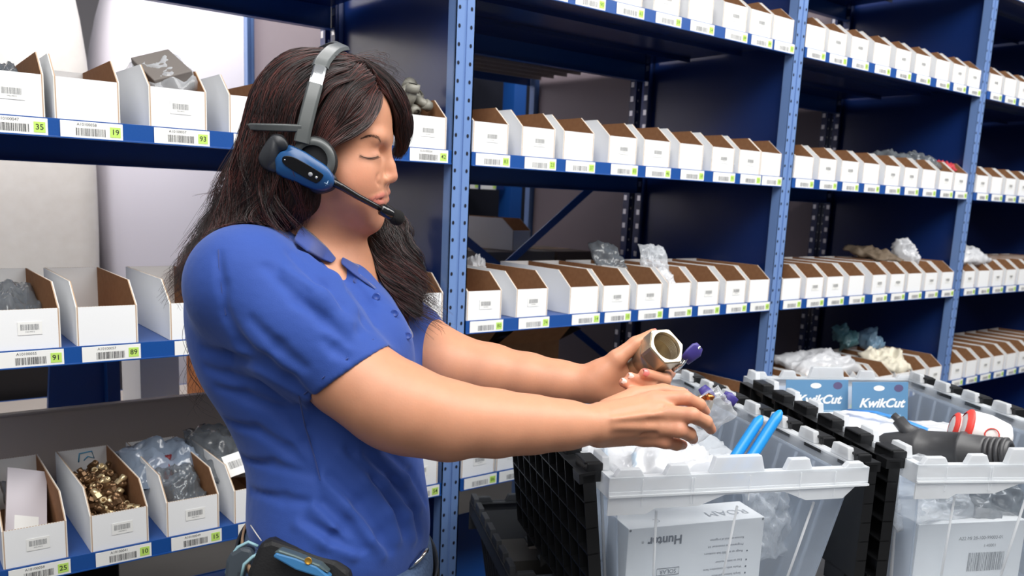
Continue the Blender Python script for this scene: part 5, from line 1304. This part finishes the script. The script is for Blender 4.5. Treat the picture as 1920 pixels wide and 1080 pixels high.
m = MB(); m.tube([hv(609, 351, .1075), hv(613, 344, .1080), (hv(617, 336, .1075))], .0004, 5); m.tube([hv(608, 343, .108), hv(613, 344, .108), hv(616, 347, .1075)], .0004, 5); m.tube([hv(611, 347, .108), hv(615, 341, .108)], .0004, 5); hchild(m.build('emblem', mat('emblem_silver', (170, 196, 220), .3)), pod)
m = MB(); m.tube([hv(618, 338, .094), hv(640, 350, .088), hv(670, 368, .074), hv(700, 384, .058), hv(722, 395, .048)], [.0062, .0052, .0045, .0042, .0042], 12, flat=.9); hchild(m.build('boom', mat('boom_black', (20, 20, 22), .25, spec=.7)))
m = MB(); m.tube([hv(712, 391, .053), hv(715, 392, .052), hv(734, 403, .045), hv(738, 405, .044)], [.006, .0078, .0078, .006], 16); o = hchild(m.build('mic_capsule', mat('mic_gloss', (18, 18, 20), .15, spec=.9)))
m = MB(); m.lathe([(0, -.011), (.006, -.010), (.0095, -.005), (.0105, 0), (.0098, .005), (.0065, .0095), (0, .011)], frame(hv(744, 408, .041), HF, HL), 20); hchild(m.build('mic_foam', mat('foam', (14, 14, 15), .95, bump=(900, .6, .001))))
# ================================================================ WHAT SHE HOLDS
NICK = mat('satin_nickel', (190, 176, 150), .3, metal=.75, spec=.6, bump=(80, .15, .001)); PURP = mat('purple_vinyl', (64, 56, 128), .4)
va, vb = P(1196, 692, 1.225), P(1246, 652, 1.172)
d = (vb-va).normalized(); MV = frame(va, CU, d); MV = Matrix.Translation(va) @ (d.to_track_quat('Z', 'Y').to_matrix().to_4x4()); Lv = (vb-va).length
V1 = empty('ball_valve', va, 'large nickel ball valve with hexagonal mouth held in the far hand', 'valve'); V1.matrix_world = MV
m = MB(); m.lathe([(.0, -.004), (.020, -.004), (.024, 0), (.0245, Lv*.3), (.0245, Lv*.35), (.0255, Lv*.36), (.0255, Lv*.7), (.024, Lv*.74)], n=36); m.build('valve_body', NICK, V1)
m = MB(); h0_, h1_ = Lv*.70, Lv+.006
hx = [(.0285, h0_), (.0300, h0_+.003), (.0300, h1_-.002), (.0285, h1_), (.0215, h1_), (.0205, h1_-.003), (.0205, Lv*.45), (0, Lv*.45)]
vs = []; nn = 48
for ri, (r, h_) in enumerate(hx):
    for k in range(nn):
        a = 2*math.pi*k/nn; am = (a % (math.pi/3))-math.pi/6; rr_ = r*.866/math.cos(am)*(1 if ri < 4 else 0)+(r if ri >= 4 else 0)
        rr_ = min(rr_, r*.98) if ri < 4 else rr_; vs.append((rr_*math.cos(a), rr_*math.sin(a), h_))
fs = [(i*nn+k, i*nn+(k+1) % nn, (i+1)*nn+(k+1) % nn, (i+1)*nn+k) for i in range(len(hx)-1) for k in range(nn)]
m.add(vs, fs, 0, False); m.build('hex_mouth', NICK, V1)
m = MB()
for k in range(6): m.lathe([(.0203, h1_-.006-k*.0025), (.0192, h1_-.0072-k*.0025), (.0203, h1_-.0084-k*.0025)], n=28)
m.build('thread', NICK, V1)
m = MB(); inv = MV.inverted()
def li(px, py, z): return inv @ P(px, py, z)
m.tube([li(1262, 692, 1.19), li(1272, 685, 1.185), li(1280, 678, 1.18)], [.006, .006, .0045], 12); m.build('valve_stem', STEEL, V1)
m = MB(); m.tube([li(1268, 690, 1.180), li(1280, 682, 1.178), li(1290, 668, 1.178), li(1312, 650, 1.18)], [.0028, .0030, .0032, .003], 8); m.build('lever', STEEL, V1)
m = MB(); m.tube([li(1284, 676, 1.178), li(1294, 666, 1.178), li(1306, 656, 1.18), li(1312, 649, 1.181)], [.0095, .0115, .0125, .008], 14, flat=.28, up=inv.to_3x3() @ (CB*.6+CR*.5)); m.build('lever_grip', PURP, V1)
# small second valve in clear film under the near hand's fingers
FILMT = bag_film('thin_film', (225, 230, 236), .86, .1)
V2 = empty('bagged_valve', P(1325, 765, 1.13), 'small brass ball valve with purple levers in clear film at the near fingertips', 'valve')
def v2c(o): o.parent = V2; o.matrix_parent_inverse = V2.matrix_world.inverted(); return o
bpy.context.view_layer.update()
m = MB(); m.tube([P(1300, 790, 1.145), P(1312, 770, 1.14), P(1322, 752, 1.135), P(1330, 745, 1.13)], [.013, .0145, .012, .008], 18); v2c(m.build('valve_body', NICK))
m = MB(); m.tube([P(1316, 750, 1.128), P(1330, 744, 1.122), P(1338, 748, 1.12)], [.004, .0055, .004], 10); v2c(m.build('valve_stem', mat('copper', (176, 112, 64), .25, metal=.9)))
m = MB(); m.tube([P(1316, 726, 1.135), P(1326, 738, 1.13), P(1336, 750, 1.128)], [.006, .0085, .007], 12, flat=.3, up=CB); v2c(m.build('lever_grip', PURP))
m = MB(); m.tube([P(1356, 740, 1.16), P(1366, 746, 1.158), P(1380, 756, 1.155)], [.006, .0085, .006], 12, flat=.3, up=CB); v2c(m.build('lever_grip', PURP))
m = MB(); m.tube([P(1336, 742, 1.13), P(1348, 738, 1.145), P(1360, 744, 1.158)], [.003, .004, .003], 10); v2c(m.build('lever', STEEL))
crumpled('clear_film', frame(P(1322, 780, 1.128), CR*.8+CU*.55, CB), .075, .050, .030, FILMT, None, seed=80, amp=.12, n=24, parent=None)
o = bpy.data.objects['clear_film']; v2c(o)
